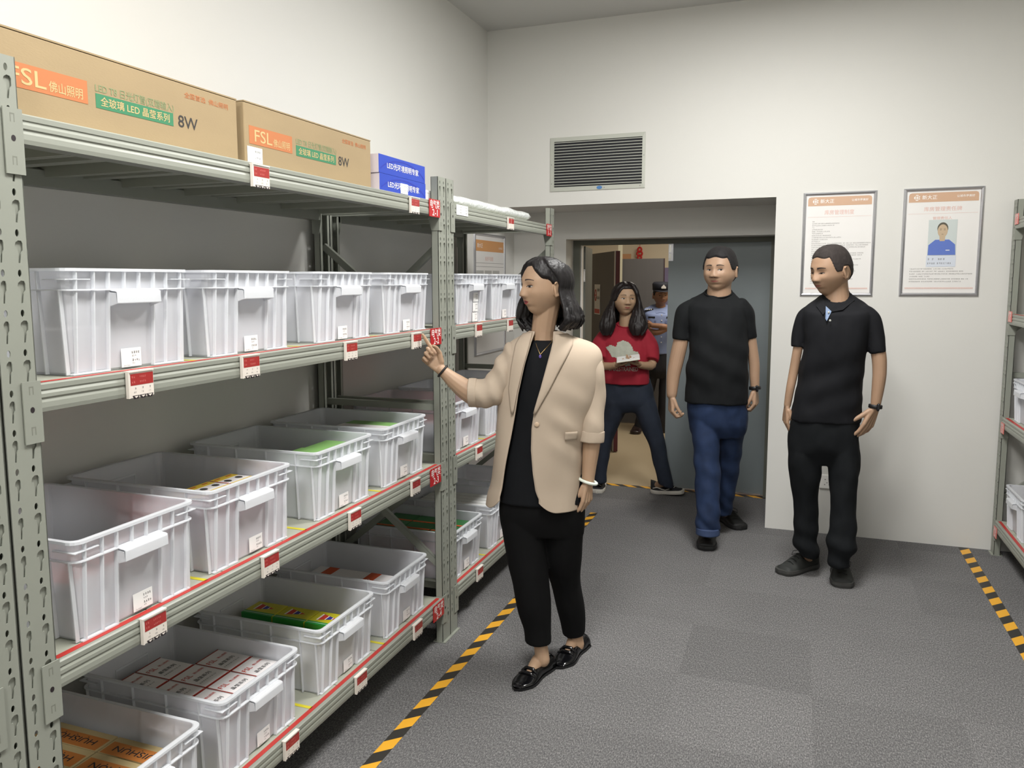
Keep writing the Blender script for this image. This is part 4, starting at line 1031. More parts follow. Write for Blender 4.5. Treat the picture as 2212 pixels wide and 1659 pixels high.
PEOPLE['man_a'] = {
 'base': [1.0,1.75],
 'head': [-0.0371,0,1.6291],
 'neck': [[-0.0396,0,1.5301,0.0646],[-0.0405,0.01,1.4628,0.0726]],
 'shirt': [[-0.0443,0.0729,1.4978,0.065,0.01],[-0.0494,0.1094,1.4762,0.085,0.01],[-0.0623,0.1488,1.4492,0.105,0.01],[-0.0533,0.1722,1.39,0.115,0.005],[-0.0456,0.1723,1.3009,0.13,0.0],[-0.0351,0.1669,1.2067,0.14,-0.01],[-0.0368,0.1751,1.0709,0.15,-0.015],[-0.0372,0.1798,0.9331,0.145,-0.01],[-0.0404,0.1829,0.8558,0.14,-0.01]],
 'sleeveA': [[-0.194,0,1.4165,0.0449],[-0.2251,0,1.3809,0.0531],[-0.2443,-0.005,1.2989,0.0532],[-0.253,-0.01,1.2195,0.0493]],
 'sleeveB': [[0.082,0,1.4231,0.0435],[0.1068,0.01,1.3747,0.0511],[0.1245,0.015,1.302,0.0461],[0.1422,0.02,1.2291,0.0397]],
 'armA': [[-0.2248,0,1.3673,0.0398],[-0.2503,-0.01,1.2168,0.044],[-0.2741,-0.015,1.0926,0.0429],[-0.2906,-0.02,0.9956,0.039],[-0.2959,-0.03,0.8937,0.031]],
 'armB': [[0.1144,0,1.3698,0.0357],[0.1451,0.02,1.221,0.032],[0.1673,0.02,1.086,0.0308],[0.1722,0.015,1.005,0.0282],[0.1766,0.01,0.9431,0.0244]],
 'handA': {"wrist":[-0.2958,-0.03,0.8853],"palm":[-0.2967,-0.035,0.8162],"tip":[-0.2971,-0.04,0.7217]},
 'handB': {"wrist":[0.1767,0.01,0.9376],"palm":[0.181,0.005,0.8783],"tip":[0.1784,0,0.7941]},
 'trousers': [[-0.0398,0.1684,0.891,0.13,-0.005],[-0.0315,0.1751,0.8221,0.13,-0.005],[-0.0252,0.1689,0.7383,0.125,0]],
 'legA': [[-0.1034,-0.02,0.766,0.0871],[-0.091,-0.05,0.619,0.0776],[-0.0778,-0.09,0.4475,0.0758],[-0.0703,-0.13,0.2911,0.0677],[-0.0676,-0.15,0.1996,0.0688],[-0.0655,-0.16,0.1275,0.0649]],
 'legB': [[0.0547,0.02,0.7663,0.0835],[0.0467,0.06,0.5906,0.0715],[0.0385,0.11,0.4084,0.0645],[0.0238,0.15,0.2526,0.0545],[0.0183,0.18,0.1472,0.0522]],
 'footA': [[-0.0672,0.1822],[-0.0719,-0.1897]],
 'footB': [[0.0208,0.494],[0.1373,0.2776]],
 'rz': 0.08247,
}
PEOPLE['man_b'] = {
 'base': [1.53,1.33],
 'head': [0.0134,0,1.6175],
 'neck': [[0.0409,0.01,1.5285,0.0561],[0.0485,0.01,1.4511,0.0625]],
 'shirt': [[0.0444,0.0672,1.4863,0.065,0.01],[0.0449,0.1063,1.4581,0.085,0.01],[0.0516,0.1474,1.43,0.1,0.01],[0.0532,0.1604,1.3807,0.11,0.005],[0.0501,0.1586,1.2983,0.12,0],[0.0462,0.1492,1.2152,0.122,0],[0.0331,0.15,1.1073,0.12,0],[0.0241,0.1551,0.9988,0.12,0],[0.0172,0.1691,0.8847,0.12,0],[0.0132,0.1683,0.8456,0.12,0]],
 'sleeveA': [[-0.0771,0.02,1.3999,0.0377],[-0.1092,0.02,1.3611,0.038],[-0.1268,0.015,1.2937,0.0359],[-0.133,0.01,1.2214,0.0326]],
 'sleeveB': [[0.1746,0,1.4034,0.0401],[0.2056,0,1.3713,0.044],[0.2339,-0.01,1.2911,0.0417],[0.2481,-0.015,1.2058,0.0396]],
 'armA': [[-0.1089,0.02,1.3539,0.0313],[-0.1285,0.01,1.2215,0.0247],[-0.1444,0.01,1.0995,0.0238],[-0.1587,0,1.0022,0.0216],[-0.1694,0,0.9157,0.0183]],
 'armB': [[0.2061,0,1.3597,0.0336],[0.2478,-0.015,1.2105,0.0354],[0.2581,-0.02,1.1181,0.0333],[0.2553,-0.025,1.0367,0.0303],[0.247,-0.03,0.9359,0.0231]],
 'handA': {"wrist":[-0.1714,0,0.9082],"palm":[-0.1739,0,0.8488],"tip":[-0.1736,0,0.7744]},
 'handB': {"wrist":[0.2453,-0.03,0.9264],"palm":[0.2225,-0.04,0.8605],"tip":[0.1732,-0.05,0.7639]},
 'trousers': [[0.0116,0.1637,0.8893,0.11,0],[0.0119,0.1719,0.7919,0.115,0],[0.013,0.1745,0.7063,0.112,0]],
 'legA': [[-0.0754,0,0.712,0.0852],[-0.0724,0,0.5709,0.0832],[-0.0619,0.01,0.4069,0.0611],[-0.0575,0.015,0.2849,0.0613],[-0.0519,0.02,0.1953,0.0638],[-0.0381,0.02,0.1333,0.0547]],
 'legB': [[0.1043,-0.01,0.7273,0.0822],[0.1161,-0.03,0.594,0.0734],[0.1222,-0.05,0.4412,0.0658],[0.1254,-0.07,0.3054,0.0646],[0.1183,-0.08,0.2096,0.0712],[0.1123,-0.085,0.1416,0.0563]],
 'footA': [[0.0085,0.1993],[-0.1751,-0.0348]],
 'footB': [[0.1196,0.2364],[0.1334,-0.1224]],
 'collar': [[[-0.0315,0,1.4863],[-0.0132,0,1.4675],[0.0018,0,1.4204],[-0.0148,0,1.3966],[-0.0495,0,1.4389]],[[0.1108,0,1.5007],[0.1292,0,1.4682],[0.0755,0,1.4211],[0.0239,0,1.4112],[0.0253,0,1.4301],[0.0857,0,1.4867]]],
 'throat': [[-0.0156,0,1.4722],[0.1013,0,1.4727],[0.0575,0,1.4397],[0.0239,0,1.4112],[0.0105,0,1.4205]],
 'placket': [[-0.0034,0,1.4393],[0.0238,0,1.4136],[0.0039,0,1.3661],[-0.0031,0,1.3778]],
 'buttons': [[0.011,0,1.4087],[0.0191,0,1.3687]],
 'rz': -0.02746,
}
PEOPLE['girl'] = {
 'base': [0.3,2.7],
 'head': [-0.0839,0,1.4355],
 'neck': [[-0.0759,0,1.3352,0.0463],[-0.0746,0.01,1.2407,0.0597]],
 'shirt': [[-0.0749,0.0598,1.2542,0.05,0.01],[-0.0782,0.1163,1.2272,0.075,0.01],[-0.0845,0.163,1.18,0.095,0.01],[-0.0801,0.1729,1.103,0.11,0],[-0.0749,0.1696,0.9855,0.12,-0.01],[-0.07,0.1666,0.8837,0.125,-0.01],[-0.0624,0.16,0.8225,0.12,-0.01]],
 'sleeveA': [[-0.2069,0,1.1797,0.0568],[-0.2525,-0.01,1.1022,0.067],[-0.2635,-0.04,1.0029,0.0668]],
 'sleeveB': [[0.0453,0,1.1883,0.0559],[0.0861,-0.01,1.1054,0.0656],[0.1133,-0.04,1.0245,0.0587],[0.1103,-0.06,0.9929,0.0521]],
 'armA': [[-0.2296,0,1.1186,0.0302],[-0.2527,-0.05,0.9702,0.03],[-0.1871,-0.11,0.9571,0.028],[-0.14,-0.16,0.9697,0.0244]],
 'armB': [[0.0794,0,1.1214,0.0296],[0.1173,-0.05,0.9753,0.0326],[0.0743,-0.11,0.9642,0.0292],[0.0317,-0.16,0.9754,0.0258]],
 'handA': {"wrist":[-0.1432,-0.16,0.9696],"palm":[-0.1007,-0.18,0.9789],"tip":[-0.0487,-0.19,0.9741]},
 'handB': {"wrist":[0.035,-0.16,0.9755],"palm":[0.0026,-0.18,0.9837],"tip":[-0.0358,-0.19,0.971]},
 'trousers': [[-0.0632,0.1669,0.8656,0.1,0],[-0.0535,0.1788,0.7633,0.11,0],[-0.0508,0.184,0.6948,0.11,0]],
 'legA': [[-0.1404,0,0.6928,0.0939],[-0.1656,0,0.5542,0.0708],[-0.2111,0,0.3965,0.0543],[-0.2363,0,0.2207,0.0477],[-0.2452,0,0.1006,0.0444]],
 'legB': [[0.0536,0,0.6971,0.0862],[0.1023,-0.01,0.5629,0.0794],[0.1513,-0.02,0.4117,0.0628],[0.194,-0.03,0.2431,0.0578],[0.2261,-0.04,0.1085,0.0561]],
 'footA': [[-0.246,0.2011],[-0.266,-0.0506]],
 'footB': [[0.2139,0.0278],[0.3645,-0.026]],
 'graphic': [[-0.214,-0.14,1.0896],[-0.1815,-0.14,1.1098],[-0.1389,-0.14,1.097],[-0.1328,-0.14,1.1268],[-0.094,-0.14,1.1437],[-0.0516,-0.14,1.1309],[-0.0252,-0.14,1.0982],[-0.0182,-0.14,1.0686],[0.0175,-0.14,1.0624],[0.0213,-0.14,1.0261],[-0.0434,-0.14,1.0154],[-0.0361,-0.14,0.9658],[-0.075,-0.14,0.9586],[-0.0921,-0.14,1.0147],[-0.1673,-0.14,1.0238],[-0.1874,-0.14,1.0567]],
 'word': [[-0.1925,-0.14,0.9402],[0.0162,-0.14,0.9433]],
 'lockA': [[[-0.1476,-0.02,1.5292],[-0.1239,-0.05,1.5293]],[[-0.1673,-0.0,1.4757],[-0.1493,-0.05,1.4699]],[[-0.1858,-0.02,1.416],[-0.1551,-0.05,1.4102]],[[-0.2135,-0.06,1.3573],[-0.1601,-0.08,1.3515]],[[-0.2413,-0.09,1.292],[-0.1556,-0.1,1.2928]],[[-0.2567,-0.1,1.2326],[-0.1609,-0.115,1.234]],[[-0.2396,-0.1,1.1795],[-0.1829,-0.12,1.1746]]],
 'lockB': [[[-0.0389,-0.05,1.5356],[-0.0195,-0.02,1.5353]],[[-0.0087,-0.05,1.4762],[0.0076,0.0,1.482]],[[0.002,-0.05,1.4168],[0.0281,-0.0,1.4288]],[[-0.0164,-0.07,1.3514],[0.0421,-0.04,1.3637]],[[-0.038,-0.1,1.2867],[0.0626,-0.07,1.2922]],[[-0.0469,-0.115,1.2347],[0.0699,-0.09,1.2339]],[[-0.0266,-0.12,1.1824],[0.0445,-0.1,1.1948]]],
 'card': [[-0.1328,-0.21,1.0111],[0.0274,-0.21,1.036]],
 'rz': 0.18639,
}
PEOPLE['officer'] = {
 'base': [0.02,5.15],
 'head': [0.0628,0,1.4192],
 'neck': [[0.0599,0,1.3351,0.0367],[0.0611,0.01,1.2738,0.046]],
 'shirt': [[0.0628,0.0621,1.302,0.06,0.01],[0.0559,0.1289,1.2832,0.09,0.01],[0.0568,0.1565,1.2272,0.11,0],[0.0588,0.1475,1.1238,0.12,0],[0.0617,0.12,0.9823,0.12,0],[0.0625,0.1041,0.826,0.11,0]],
 'sleeveA': [[-0.0724,0,1.255,0.037],[-0.0945,0,1.1937,0.0417],[-0.0786,-0.06,1.1168,0.0414]],
 'sleeveB': [[0.1898,0,1.2558,0.0365],[0.2139,0,1.1951,0.0411],[0.205,-0.06,1.1186,0.0408]],
 'armA': [[-0.0852,0,1.1937,0.0324],[-0.0545,-0.1,1.0725,0.0321],[0.0326,-0.17,1.0496,0.0294],[0.1265,-0.18,1.0879,0.0247]],
 'armB': [[0.2048,0,1.195,0.032],[0.1914,-0.1,1.0743,0.0317],[0.1035,-0.19,1.1067,0.0292],[-0.014,-0.17,1.1186,0.0249]],
 'handA': {"wrist":[0.1265,-0.18,1.0879],"palm":[0.1627,-0.16,1.0962],"tip":[0.1947,-0.12,1.1126]},
 'handB': {"wrist":[-0.014,-0.17,1.1186],"palm":[-0.0459,-0.15,1.122],"tip":[-0.0783,-0.11,1.1289]},
 'trousers': [[0.0643,0.1017,0.8545,0.1,0],[0.0668,0.1112,0.7215,0.11,0],[0.068,0.1113,0.6596,0.11,0]],
 'legA': [[0.0076,0,0.6729,0.0603],[-0.0482,0,0.4081,0.0514],[-0.1282,0,0.1399,0.0424],[-0.1503,0,0.0468,0.0401]],
 'legB': [[0.1235,0,0.6749,0.06],[0.1102,0,0.4118,0.051],[0.0968,0,0.1467,0.0442],[0.0939,0,0.0546,0.042]],
 'footA': [[-0.1473,0.0955],[-0.1749,-0.1432]],
 'footB': [[0.097,0.2474],[0.0995,-0.0176]],
 'rz': 0.16518,
}
# ---------------------------------------------------------------- people
from mathutils.bvhtree import BVHTree
def sm(t): t = max(0.0, min(1.0, t)); return t*t*(3-2*t)
def g(x, s): return math.exp(-(x*x)/(2*s*s))
HEADP = dict(zt=0.122, zb=0.118, a=0.0765)
def skull(d):
    """d: unit direction (x side, y face forward, z up) -> point of the bare skull"""
    x, y, z = d
    p = 2.25
    a, yf, yb, zt, zb = HEADP['a'], 0.092, 0.104, HEADP['zt'], HEADP['zb']
    k = (abs(x/a)**p+abs(y/(yf if y > 0 else yb))**p+abs(z/(zt if z > 0 else zb))**p)**(-1/p)
    X, Y, Z = x*k, y*k, z*k
    t = max(0.0, -Z/0.118)
    X *= 1-0.34*sm((t-0.15)/0.85)
    Y *= (1-0.42*sm((t-0.1)/0.7)) if Y < 0 else (1-0.04*t)
    return Vector((X, Y, Z))
def face(d, P):
    v = skull(d)
    if v.y > 0.0:
        x, z = v.x, v.z; f = sm(v.y/0.05); ax = abs(x)
        dy = 0
        dy += 0.004*g(z-0.024, 0.010)*g(ax-0.022, 0.022)                       # brow
        dy -= 0.0085*g(z+0.001, 0.012)*g(ax-0.031, 0.015)                      # eye sockets
        nose = sm((0.020-z)/0.050)                                             # bridge to tip
        if z > -0.052:
            dy += (0.004+P.get('nose', 0.021)*nose**1.4)*g(x, 0.0075+0.004*nose)*sm((z+0.046)/0.009)*sm((0.030-z)/0.02)
            dy += 0.0085*g(ax-0.0125, 0.0055)*g(z+0.036, 0.007)                # nostril wings
        dy += 0.0055*g(z+0.056, 0.0075)*g(x, 0.020)+0.0065*g(z+0.068, 0.006)*g(x, 0.017)
        dy -= 0.0025*g(z+0.062, 0.002)*g(x, 0.02)
        dy -= 0.003*g(z+0.079, 0.005)*g(x, 0.02)
        dy += 0.0075*g(z+0.098, 0.014)*g(x, 0.018)                             # chin
        dy += P.get('cheek', 0.004)*g(ax-0.042, 0.016)*g(z+0.022, 0.018)
        v.y += dy*f
        v.x += math.copysign(P.get('jowl', 0.0)*g(z+0.065, 0.03)*sm(ax/0.03), x) if ax > 1e-5 else 0
    return v
def head_grid(P, fn, nu=120, nv=90):
    vs = []; fs = []
    for j in range(nv+1):
        th = math.pi*j/nv
        for i in range(nu):
            ph = 2*math.pi*i/nu
            vs.append(fn(Vector((math.sin(th)*math.sin(ph), math.sin(th)*math.cos(ph), math.cos(th))), P))
    for j in range(nv):
        for i in range(nu): fs.append((j*nu+i, (j+1)*nu+i, (j+1)*nu+(i+1) % nu, j*nu+(i+1) % nu))
    return vs, fs
class Solid(MB):
    """overlapping closed pieces that get fused into one surface"""
    def cap(s, pts, mt, n=14, ratio=1.0, round_ends=(True, True)):
        """tapered tube through (x, y, z, r) nodes with smooth interpolation; ratio = depth / width"""
        q = [Vector(p[:3]) for p in pts]; r = [p[3] for p in pts]
        P_, R_ = [], []
        for i in range(len(q)-1):
            p0, p1, p2, p3 = q[max(i-1, 0)], q[i], q[i+1], q[min(i+2, len(q)-1)]
            r0, r1, r2, r3 = r[max(i-1, 0)], r[i], r[i+1], r[min(i+2, len(q)-1)]
            for k in range(5):
                t = k/5; c = lambda a, b, c_, d: 0.5*((2*b)+(c_-a)*t+(2*a-5*b+4*c_-d)*t*t+(-a+3*b-3*c_+d)*t**3)
                P_.append(Vector([c(p0[j], p1[j], p2[j], p3[j]) for j in range(3)])); R_.append(c(r0, r1, r2, r3))
        P_.append(q[-1]); R_.append(r[-1])
        def ends(P_, R_):
            d = (P_[0]-P_[1]).normalized(); a, b = [], []
            for k in (0.97, 0.8, 0.45): a.append(P_[0]+d*R_[0]*k); b.append(R_[0]*math.sqrt(1-k*k))
            return a+P_, b+R_
        if round_ends[0]: P_, R_ = ends(P_, R_)
        if round_ends[1]: a, b = ends(P_[::-1], R_[::-1]); P_, R_ = a[::-1], b[::-1]
        up = None; vs = []
        for i, p in enumerate(P_):
            t = (P_[min(i+1, len(P_)-1)]-P_[max(i-1, 0)])
            t = t.normalized() if t.length > 1e-7 else Vector((0, 0, 1))
            # keep one cross axis in the depth direction (local y)
            a = t.cross(Vector((0, 1, 0)))
            if a.length < 0.15: a = t.cross(Vector((1, 0, 0))) if up is None else up
            a.normalize(); up = a
            b = a.cross(t).normalized()
            for k in range(n):
                th = 2*math.pi*k/n; vs.append(p+a*R_[i]*math.cos(th)+b*R_[i]*ratio*math.sin(th))
        N = len(P_); fs = [(i*n+k, i*n+(k+1) % n, (i+1)*n+(k+1) % n, (i+1)*n+k) for i in range(N-1) for k in range(n)]
        fs += [tuple(range(n))[::-1], tuple(range((N-1)*n, N*n))]
        return s.add(vs, fs, mt)
    def ell(s, c, r, mt, rot=None, n=16):
        c = Vector(c); rot = rot or Matrix.Identity(3); vs = []; m = n//2
        for j in range(m+1):
            th = math.pi*(0.02+0.96*j/m)
            for i in range(n):
                ph = 2*math.pi*i/n
                vs.append(c+rot @ Vector((r[0]*math.sin(th)*math.cos(ph), r[1]*math.sin(th)*math.sin(ph), r[2]*math.cos(th))))
        fs = [(j*n+i, (j+1)*n+i, (j+1)*n+(i+1) % n, j*n+(i+1) % n) for j in range(m) for i in range(n)]
        fs += [tuple(range(n)), tuple(range(m*n, (m+1)*n))[::-1]]
        return s.add(vs, fs, mt)
    def loft(s, rings, mt, n=40, e=2.4, grow=0.0, shear=0.0):
        """rings: (cx, half width, z, half depth, cy) from top to bottom"""
        R2 = interp_rings(rings, 4); vs = []; zt = R2[0][2]
        for cx, hw, z, b, cy in R2:
            sh_ = shear*sm(1-(zt-z)/0.10)
            for k in range(n):
                th = 2*math.pi*k/n; ct, st = math.cos(th), math.sin(th)
                f = (abs(ct)**e+abs(st)**e)**(-1/e)
                vs.append((cx+(hw+grow)*ct*f, cy+(b+grow)*st*f, z+sh_*(b+grow)*st*f))
        N = len(R2); fs = [(i*n+k, i*n+(k+1) % n, (i+1)*n+(k+1) % n, (i+1)*n+k) for i in range(N-1) for k in range(n)]
        fs += [tuple(range(n))[::-1], tuple(range((N-1)*n, N*n))]
        return s.add(vs, fs, mt)
def interp_rings(rings, m):
    out = []
    for i in range(len(rings)-1):
        p0, p1, p2, p3 = rings[max(i-1, 0)], rings[i], rings[i+1], rings[min(i+2, len(rings)-1)]
        for k in range(m):
            t = k/m
            out.append([0.5*((2*b)+(c-a)*t+(2*a-5*b+4*c-d)*t*t+(-a+3*b-3*c+d)*t**3) for a, b, c, d in zip(p0, p1, p2, p3)])
    out.append(list(rings[-1]))
    return out
def fuse(o, voxel, smooth=4, fac=0.5):
    """one continuous surface out of the overlapping pieces"""
    r = o.modifiers.new('remesh', 'REMESH'); r.mode = 'VOXEL'; r.voxel_size = voxel
    if smooth:
        s = o.modifiers.new('smooth', 'SMOOTH'); s.iterations = smooth; s.factor = fac
    dg = bpy.context.evaluated_depsgraph_get(); dg.update()
    me = bpy.data.meshes.new_from_object(o.evaluated_get(dg))
    old = o.data; mats = list(old.materials); o.modifiers.clear(); o.data = me; bpy.data.meshes.remove(old)
    me.materials.clear()
    for mt in mats: me.materials.append(mt)
    me.polygons.foreach_set('use_smooth', [True]*len(me.polygons)); me.update()
    me.name = o.name
    return o
def displace(o, fn):
    me = o.data; n = len(me.vertices)
    co = np.empty(n*3); me.vertices.foreach_get('co', co); co = co.reshape(-1, 3)
    no = np.empty(n*3); me.vertices.foreach_get('normal', no); no = no.reshape(-1, 3)
    for i in range(n):
        d = fn(co[i], no[i])
        if d: co[i] += no[i]*d
    me.vertices.foreach_set('co', co.reshape(-1)); me.update()
def folds(amp, fx, fz, seed, extra=None):
    def f(c, n):
        a = noise.noise(Vector((c[0]*fx+seed, c[1]*fx, c[2]*fz)))
        b = noise.noise(Vector((c[0]*fx*2.3+seed*2, c[1]*fx*2.3+c[2]*6, c[2]*fz*1.7)))
        d = amp*(a+0.45*b)
        if extra: d += extra(c)
        return d
    return f

def skin_mat(name, col):
    m = mat(name, col, 0.52, noise_scale=14, noise_amt=0.035, spec=0.4)
    b = m.node_tree.nodes['Principled BSDF']
    b.inputs['Subsurface Weight'].default_value = 0.12; b.inputs['Subsurface Radius'].default_value = (0.012, 0.005, 0.003); b.inputs['Subsurface Scale'].default_value = 0.6
    return m
def hair_mat(name, col, rough=0.42):
    return mat(name, col, rough, noise_scale=60, noise_amt=0.25, bump=0.5, bump_scale=190, spec=0.35, stretch=(1, 1, 0.12))
M_eyew = mat('eye_white', srgb(196, 190, 182), 0.3); M_iris = mat('iris_dark', srgb(34, 24, 20), 0.15)
M_hblack = hair_mat('black_hair', srgb(20, 17, 18), 0.5)

def face_parts(t, Mh, body_bvh, P, mats_):
    """eyes, brows and lips laid on the finished face; Mh: head space -> person space"""
    Mi = Mh.inverted(); R3 = Mh.to_3x3()
    def surf(x, z, off):
        o_ = Mh @ Vector((x, 0.16, z)); d = (R3 @ Vector((0, -1, 0))).normalized()
        hit = body_bvh.ray_cast(o_, d)
        p = hit[0] if hit[0] is not None else Mh @ Vector((x, 0.085, z))
        return p-d*off
    def patch(mb, top, bot, x0, x1, off, mt, n=14, rows=3):
        vs = []; fs = []
        for i in range(n+1):
            f = i/n; x = x0+(x1-x0)*f; a, b = top(f), bot(f)
            for k in range(rows+1): vs.append(surf(x, a+(b-a)*k/rows, off))
        w_ = rows+1
        for i in range(n):
            for k in range(rows): fs.append((i*w_+k, i*w_+k+1, (i+1)*w_+k+1, (i+1)*w_+k))
        mb.add(vs, fs, mt)
    eo, ew, eh = P.get('eye', (0.031, 0.0145, 0.0050)); look = P.get('look', 0.0); ez = P.get('eye_z', -0.001)
    for s in (-1, 1):
        m = MB()
        up = lambda f: ez+eh*0.75*math.sin(math.pi*min(1, f*0.96+0.02))**0.7+(f-0.5)*0.002*s
        dn = lambda f: ez-eh*0.65*math.sin(math.pi*f)**0.9+(f-0.5)*0.002*s
        xa, xb = s*eo-ew, s*eo+ew
        patch(m, up, dn, xa, xb, 0.0006, M_eyew)
        # iris clipped by the lids
        cx = s*eo+look; r_ = 0.0056
        def iu(f): x = cx-r_+2*r_*f; h = math.sqrt(max(0, r_*r_-(x-cx)**2)); F_ = (x-xa)/(xb-xa); return min(ez+0.0005+h, up(max(0, min(1, F_))))
        def idn(f): x = cx-r_+2*r_*f; h = math.sqrt(max(0, r_*r_-(x-cx)**2)); F_ = (x-xa)/(xb-xa); return max(ez+0.0005-h, dn(max(0, min(1, F_))))
        patch(m, iu, idn, cx-r_, cx+r_, 0.0012, M_iris, n=10)
        m.build('eye', t, smooth=True)
        l = MB()
        l.tube([surf(xa+(xb-xa)*k/10, up(k/10)+0.0002, 0.0016) for k in range(11)], [0.0004+0.0010*math.sin(math.pi*min(1, 0.15+k/12)) for k in range(11)], mats_['hair'], 6)
        l.tube([surf(xa+(xb-xa)*(0.08+0.84*k/10), up(0.08+0.84*k/10)+0.0042, 0.0004) for k in range(11)], 0.0006, mats_['crease'], 5)
        l.tube([surf(xa+(xb-xa)*(0.15+0.7*k/8), dn(0.15+0.7*k/8)-0.0002, 0.0006) for k in range(9)], 0.0005, mats_['crease'], 5)
        l.build('eyelid', t, smooth=True)
        b = MB(); bz = P.get('brow_z', 0.021); bh = P.get('brow_h', 0.0028)
        x0, x1 = (s*0.013, s*0.050)
        bt = lambda f: bz+0.0045*math.sin(math.pi*(0.15+f*0.8))+bh*(1-0.65*f)+P.get('brow_t', 0)*f
        bb = lambda f: bz+0.0045*math.sin(math.pi*(0.15+f*0.8))-bh*(1-0.65*f)+P.get('brow_t', 0)*f
        patch(b, bt, bb, x0, x1, 0.0008, mats_['brow'])
        b.build('eyebrow', t, smooth=True)
    lp = MB(); lw = P.get('lip_w', 0.024); lz = -0.0615; lh = P.get('lip_h', 1.0); op = P.get('open', 0.0)
    prof = lambda f: math.sin(math.pi*f)**0.75
    patch(lp, lambda f: lz+op*prof(f)+0.0055*lh*prof(f)*(1-0.22*g(f-0.5, 0.07)), lambda f: lz+op*prof(f)*0.9, -lw, lw, 0.0006, mats_['lip'], n=20)
    patch(lp, lambda f: lz-op*prof(f)*0.9, lambda f: lz-op*prof(f)-0.0072*lh*prof(f), -lw*0.95, lw*0.95, 0.0006, mats_['lip'], n=20)
    if op: patch(lp, lambda f: lz+op*prof(f)*0.9, lambda f: lz-op*prof(f)*0.9, -lw*0.9, lw*0.9, 0.0005, M_iris, n=16)
    else: lp.tube([surf(-lw+2*lw*k/14, lz+0.0004*math.cos(k), 0.0006) for k in range(15)], 0.0007, mats_['mouth'], 5)
    lp.build('lips', t, smooth=True)
    nz = MB()
    for s in (-1, 1): nz.tube([surf(s*0.0055, -0.0405, 0.0003), surf(s*0.0095, -0.0415, 0.0003)], 0.0017, mats_['mouth'], 6)
    nz.build('nostrils', t, smooth=True)

def ears(so, Mh, mt, sc=1.0):
    for s in (-1, 1):
        rot = Matrix.Rotation(R(-s*22), 3, 'Z') @ Matrix.Rotation(R(-8), 3, 'X')
        c = Vector((s*(HEADP['a']+0.0035), -0.008, -0.012)); H3 = Mh.to_3x3()
        so.ell(Mh @ c, (0.0045*sc, 0.015*sc, 0.026*sc), mt, H3 @ rot, n=14)
        pts = []
        for k in range(13):
            a = R(-70+k*21.5); loc = Vector((s*0.004, -0.014*math.sin(a+0.5)*1.0, 0.026*math.cos(a+0.2)))
            loc = Vector((s*0.004, 0.0155*math.cos(R(60)+k*R(20)), 0.027*math.sin(R(60)+k*R(20))))
            pts.append(tuple(Mh @ (c+rot @ loc))+(0.0042*sc,))
        so.cap(pts, mt, n=8)
        so.cap([tuple(Mh @ (c+rot @ Vector((0, 0.008, 0.008))))+(0.004*sc,), tuple(Mh @ (c+rot @ Vector((s*0.002, 0.009, -0.010))))+(0.005*sc,), tuple(Mh @ (c+rot @ Vector((s*0.001, 0.006, -0.026))))+(0.006*sc,)], mt, n=8)

def hand(so, wrist, palm, tip, normal, thumb_side, mt, sc=1.0, curl=(35, 40, 45, 50), pose=None, thumb=(20, 25), wr=0.026):
    """normal: direction the palm faces; thumb_side: direction of the thumb across the palm.
    pose: per finger list of three bend angles (degrees)"""
    W, Pm = Vector(wrist), Vector(palm); f = (Pm-W).normalized()
    nrm = Vector(normal); nrm = (nrm-f*nrm.dot(f)).normalized(); th = Vector(thumb_side); th = (th-f*th.dot(f)-nrm*th.dot(nrm)).normalized()
    L = 0.086*sc; base = W+f*0.004
    kn = [base+f*L*k+th*o*sc for k, o in ((0.98, 0.030), (1.04, 0.010), (0.99, -0.010), (0.90, -0.029))]
    # palm: overlapping tapered pieces from the wrist to each knuckle
    for k, o in zip(kn, (0.013, 0.005, -0.005, -0.014)):
        so.cap([tuple(W+th*o*sc*0.7)+(wr*0.55,), tuple(base+f*L*0.5+(k-base-f*L).normalized()*0+th*(k-base).dot(th)*0.75)+(0.0125*sc,), tuple(k)+(0.0105*sc,)], mt, n=10)
    so.ell(base+f*L*0.45+nrm*0.004*sc, (0.030*sc, 0.012*sc, 0.040*sc), mt, Matrix((th, nrm, f)).transposed())
    lens = ((0.040, 0.024, 0.019), (0.044, 0.027, 0.020), (0.040, 0.026, 0.019), (0.032, 0.019, 0.017)); rad = (0.0088, 0.0090, 0.0085, 0.0075)
    for q in range(4):
        p = kn[q]; ang = 0; nodes = [tuple(p)+(rad[q]*1.12*sc,)]; sp = (0.10, 0.03, -0.04, -0.12)[q]
        bends = pose[q] if pose else (curl[q]*0.8, curl[q]*1.1, curl[q]*0.7)
        for j in range(3):
            ang += R(bends[j]); d = (f+th*sp*max(0, math.cos(ang))).normalized()*math.cos(ang)+nrm*math.sin(ang)
            p = p+d*lens[q][j]*sc; nodes.append(tuple(p)+(rad[q]*sc*(1.0, 0.9, 0.74)[j],))
        # straight segments, joints kept
        for j in range(3):
            so.cap([nodes[j], nodes[j+1]], mt, n=10)
    # thumb from the side of the palm near its base
    p = base+f*L*0.22+th*0.022*sc+nrm*0.006*sc; out, inn = thumb
    d = (f*math.cos(R(out+18))+th*math.sin(R(out+18))+nrm*0.35).normalized(); nodes = [tuple(p)+(0.0145*sc,)]
    p = p+d*0.042*sc; nodes.append(tuple(p)+(0.0112*sc,))
    d2 = (d+(-th*0.012+nrm*0.010)*inn).normalized(); p = p+d2*0.032*sc; nodes.append(tuple(p)+(0.0098*sc,))
    d3 = (d2+(-th*0.012+nrm*0.008)*inn).normalized(); p = p+d3*0.025*sc; nodes.append(tuple(p)+(0.0078*sc,))
    for j in range(3): so.cap([nodes[j], nodes[j+1]], mt, n=10)
    return nodes

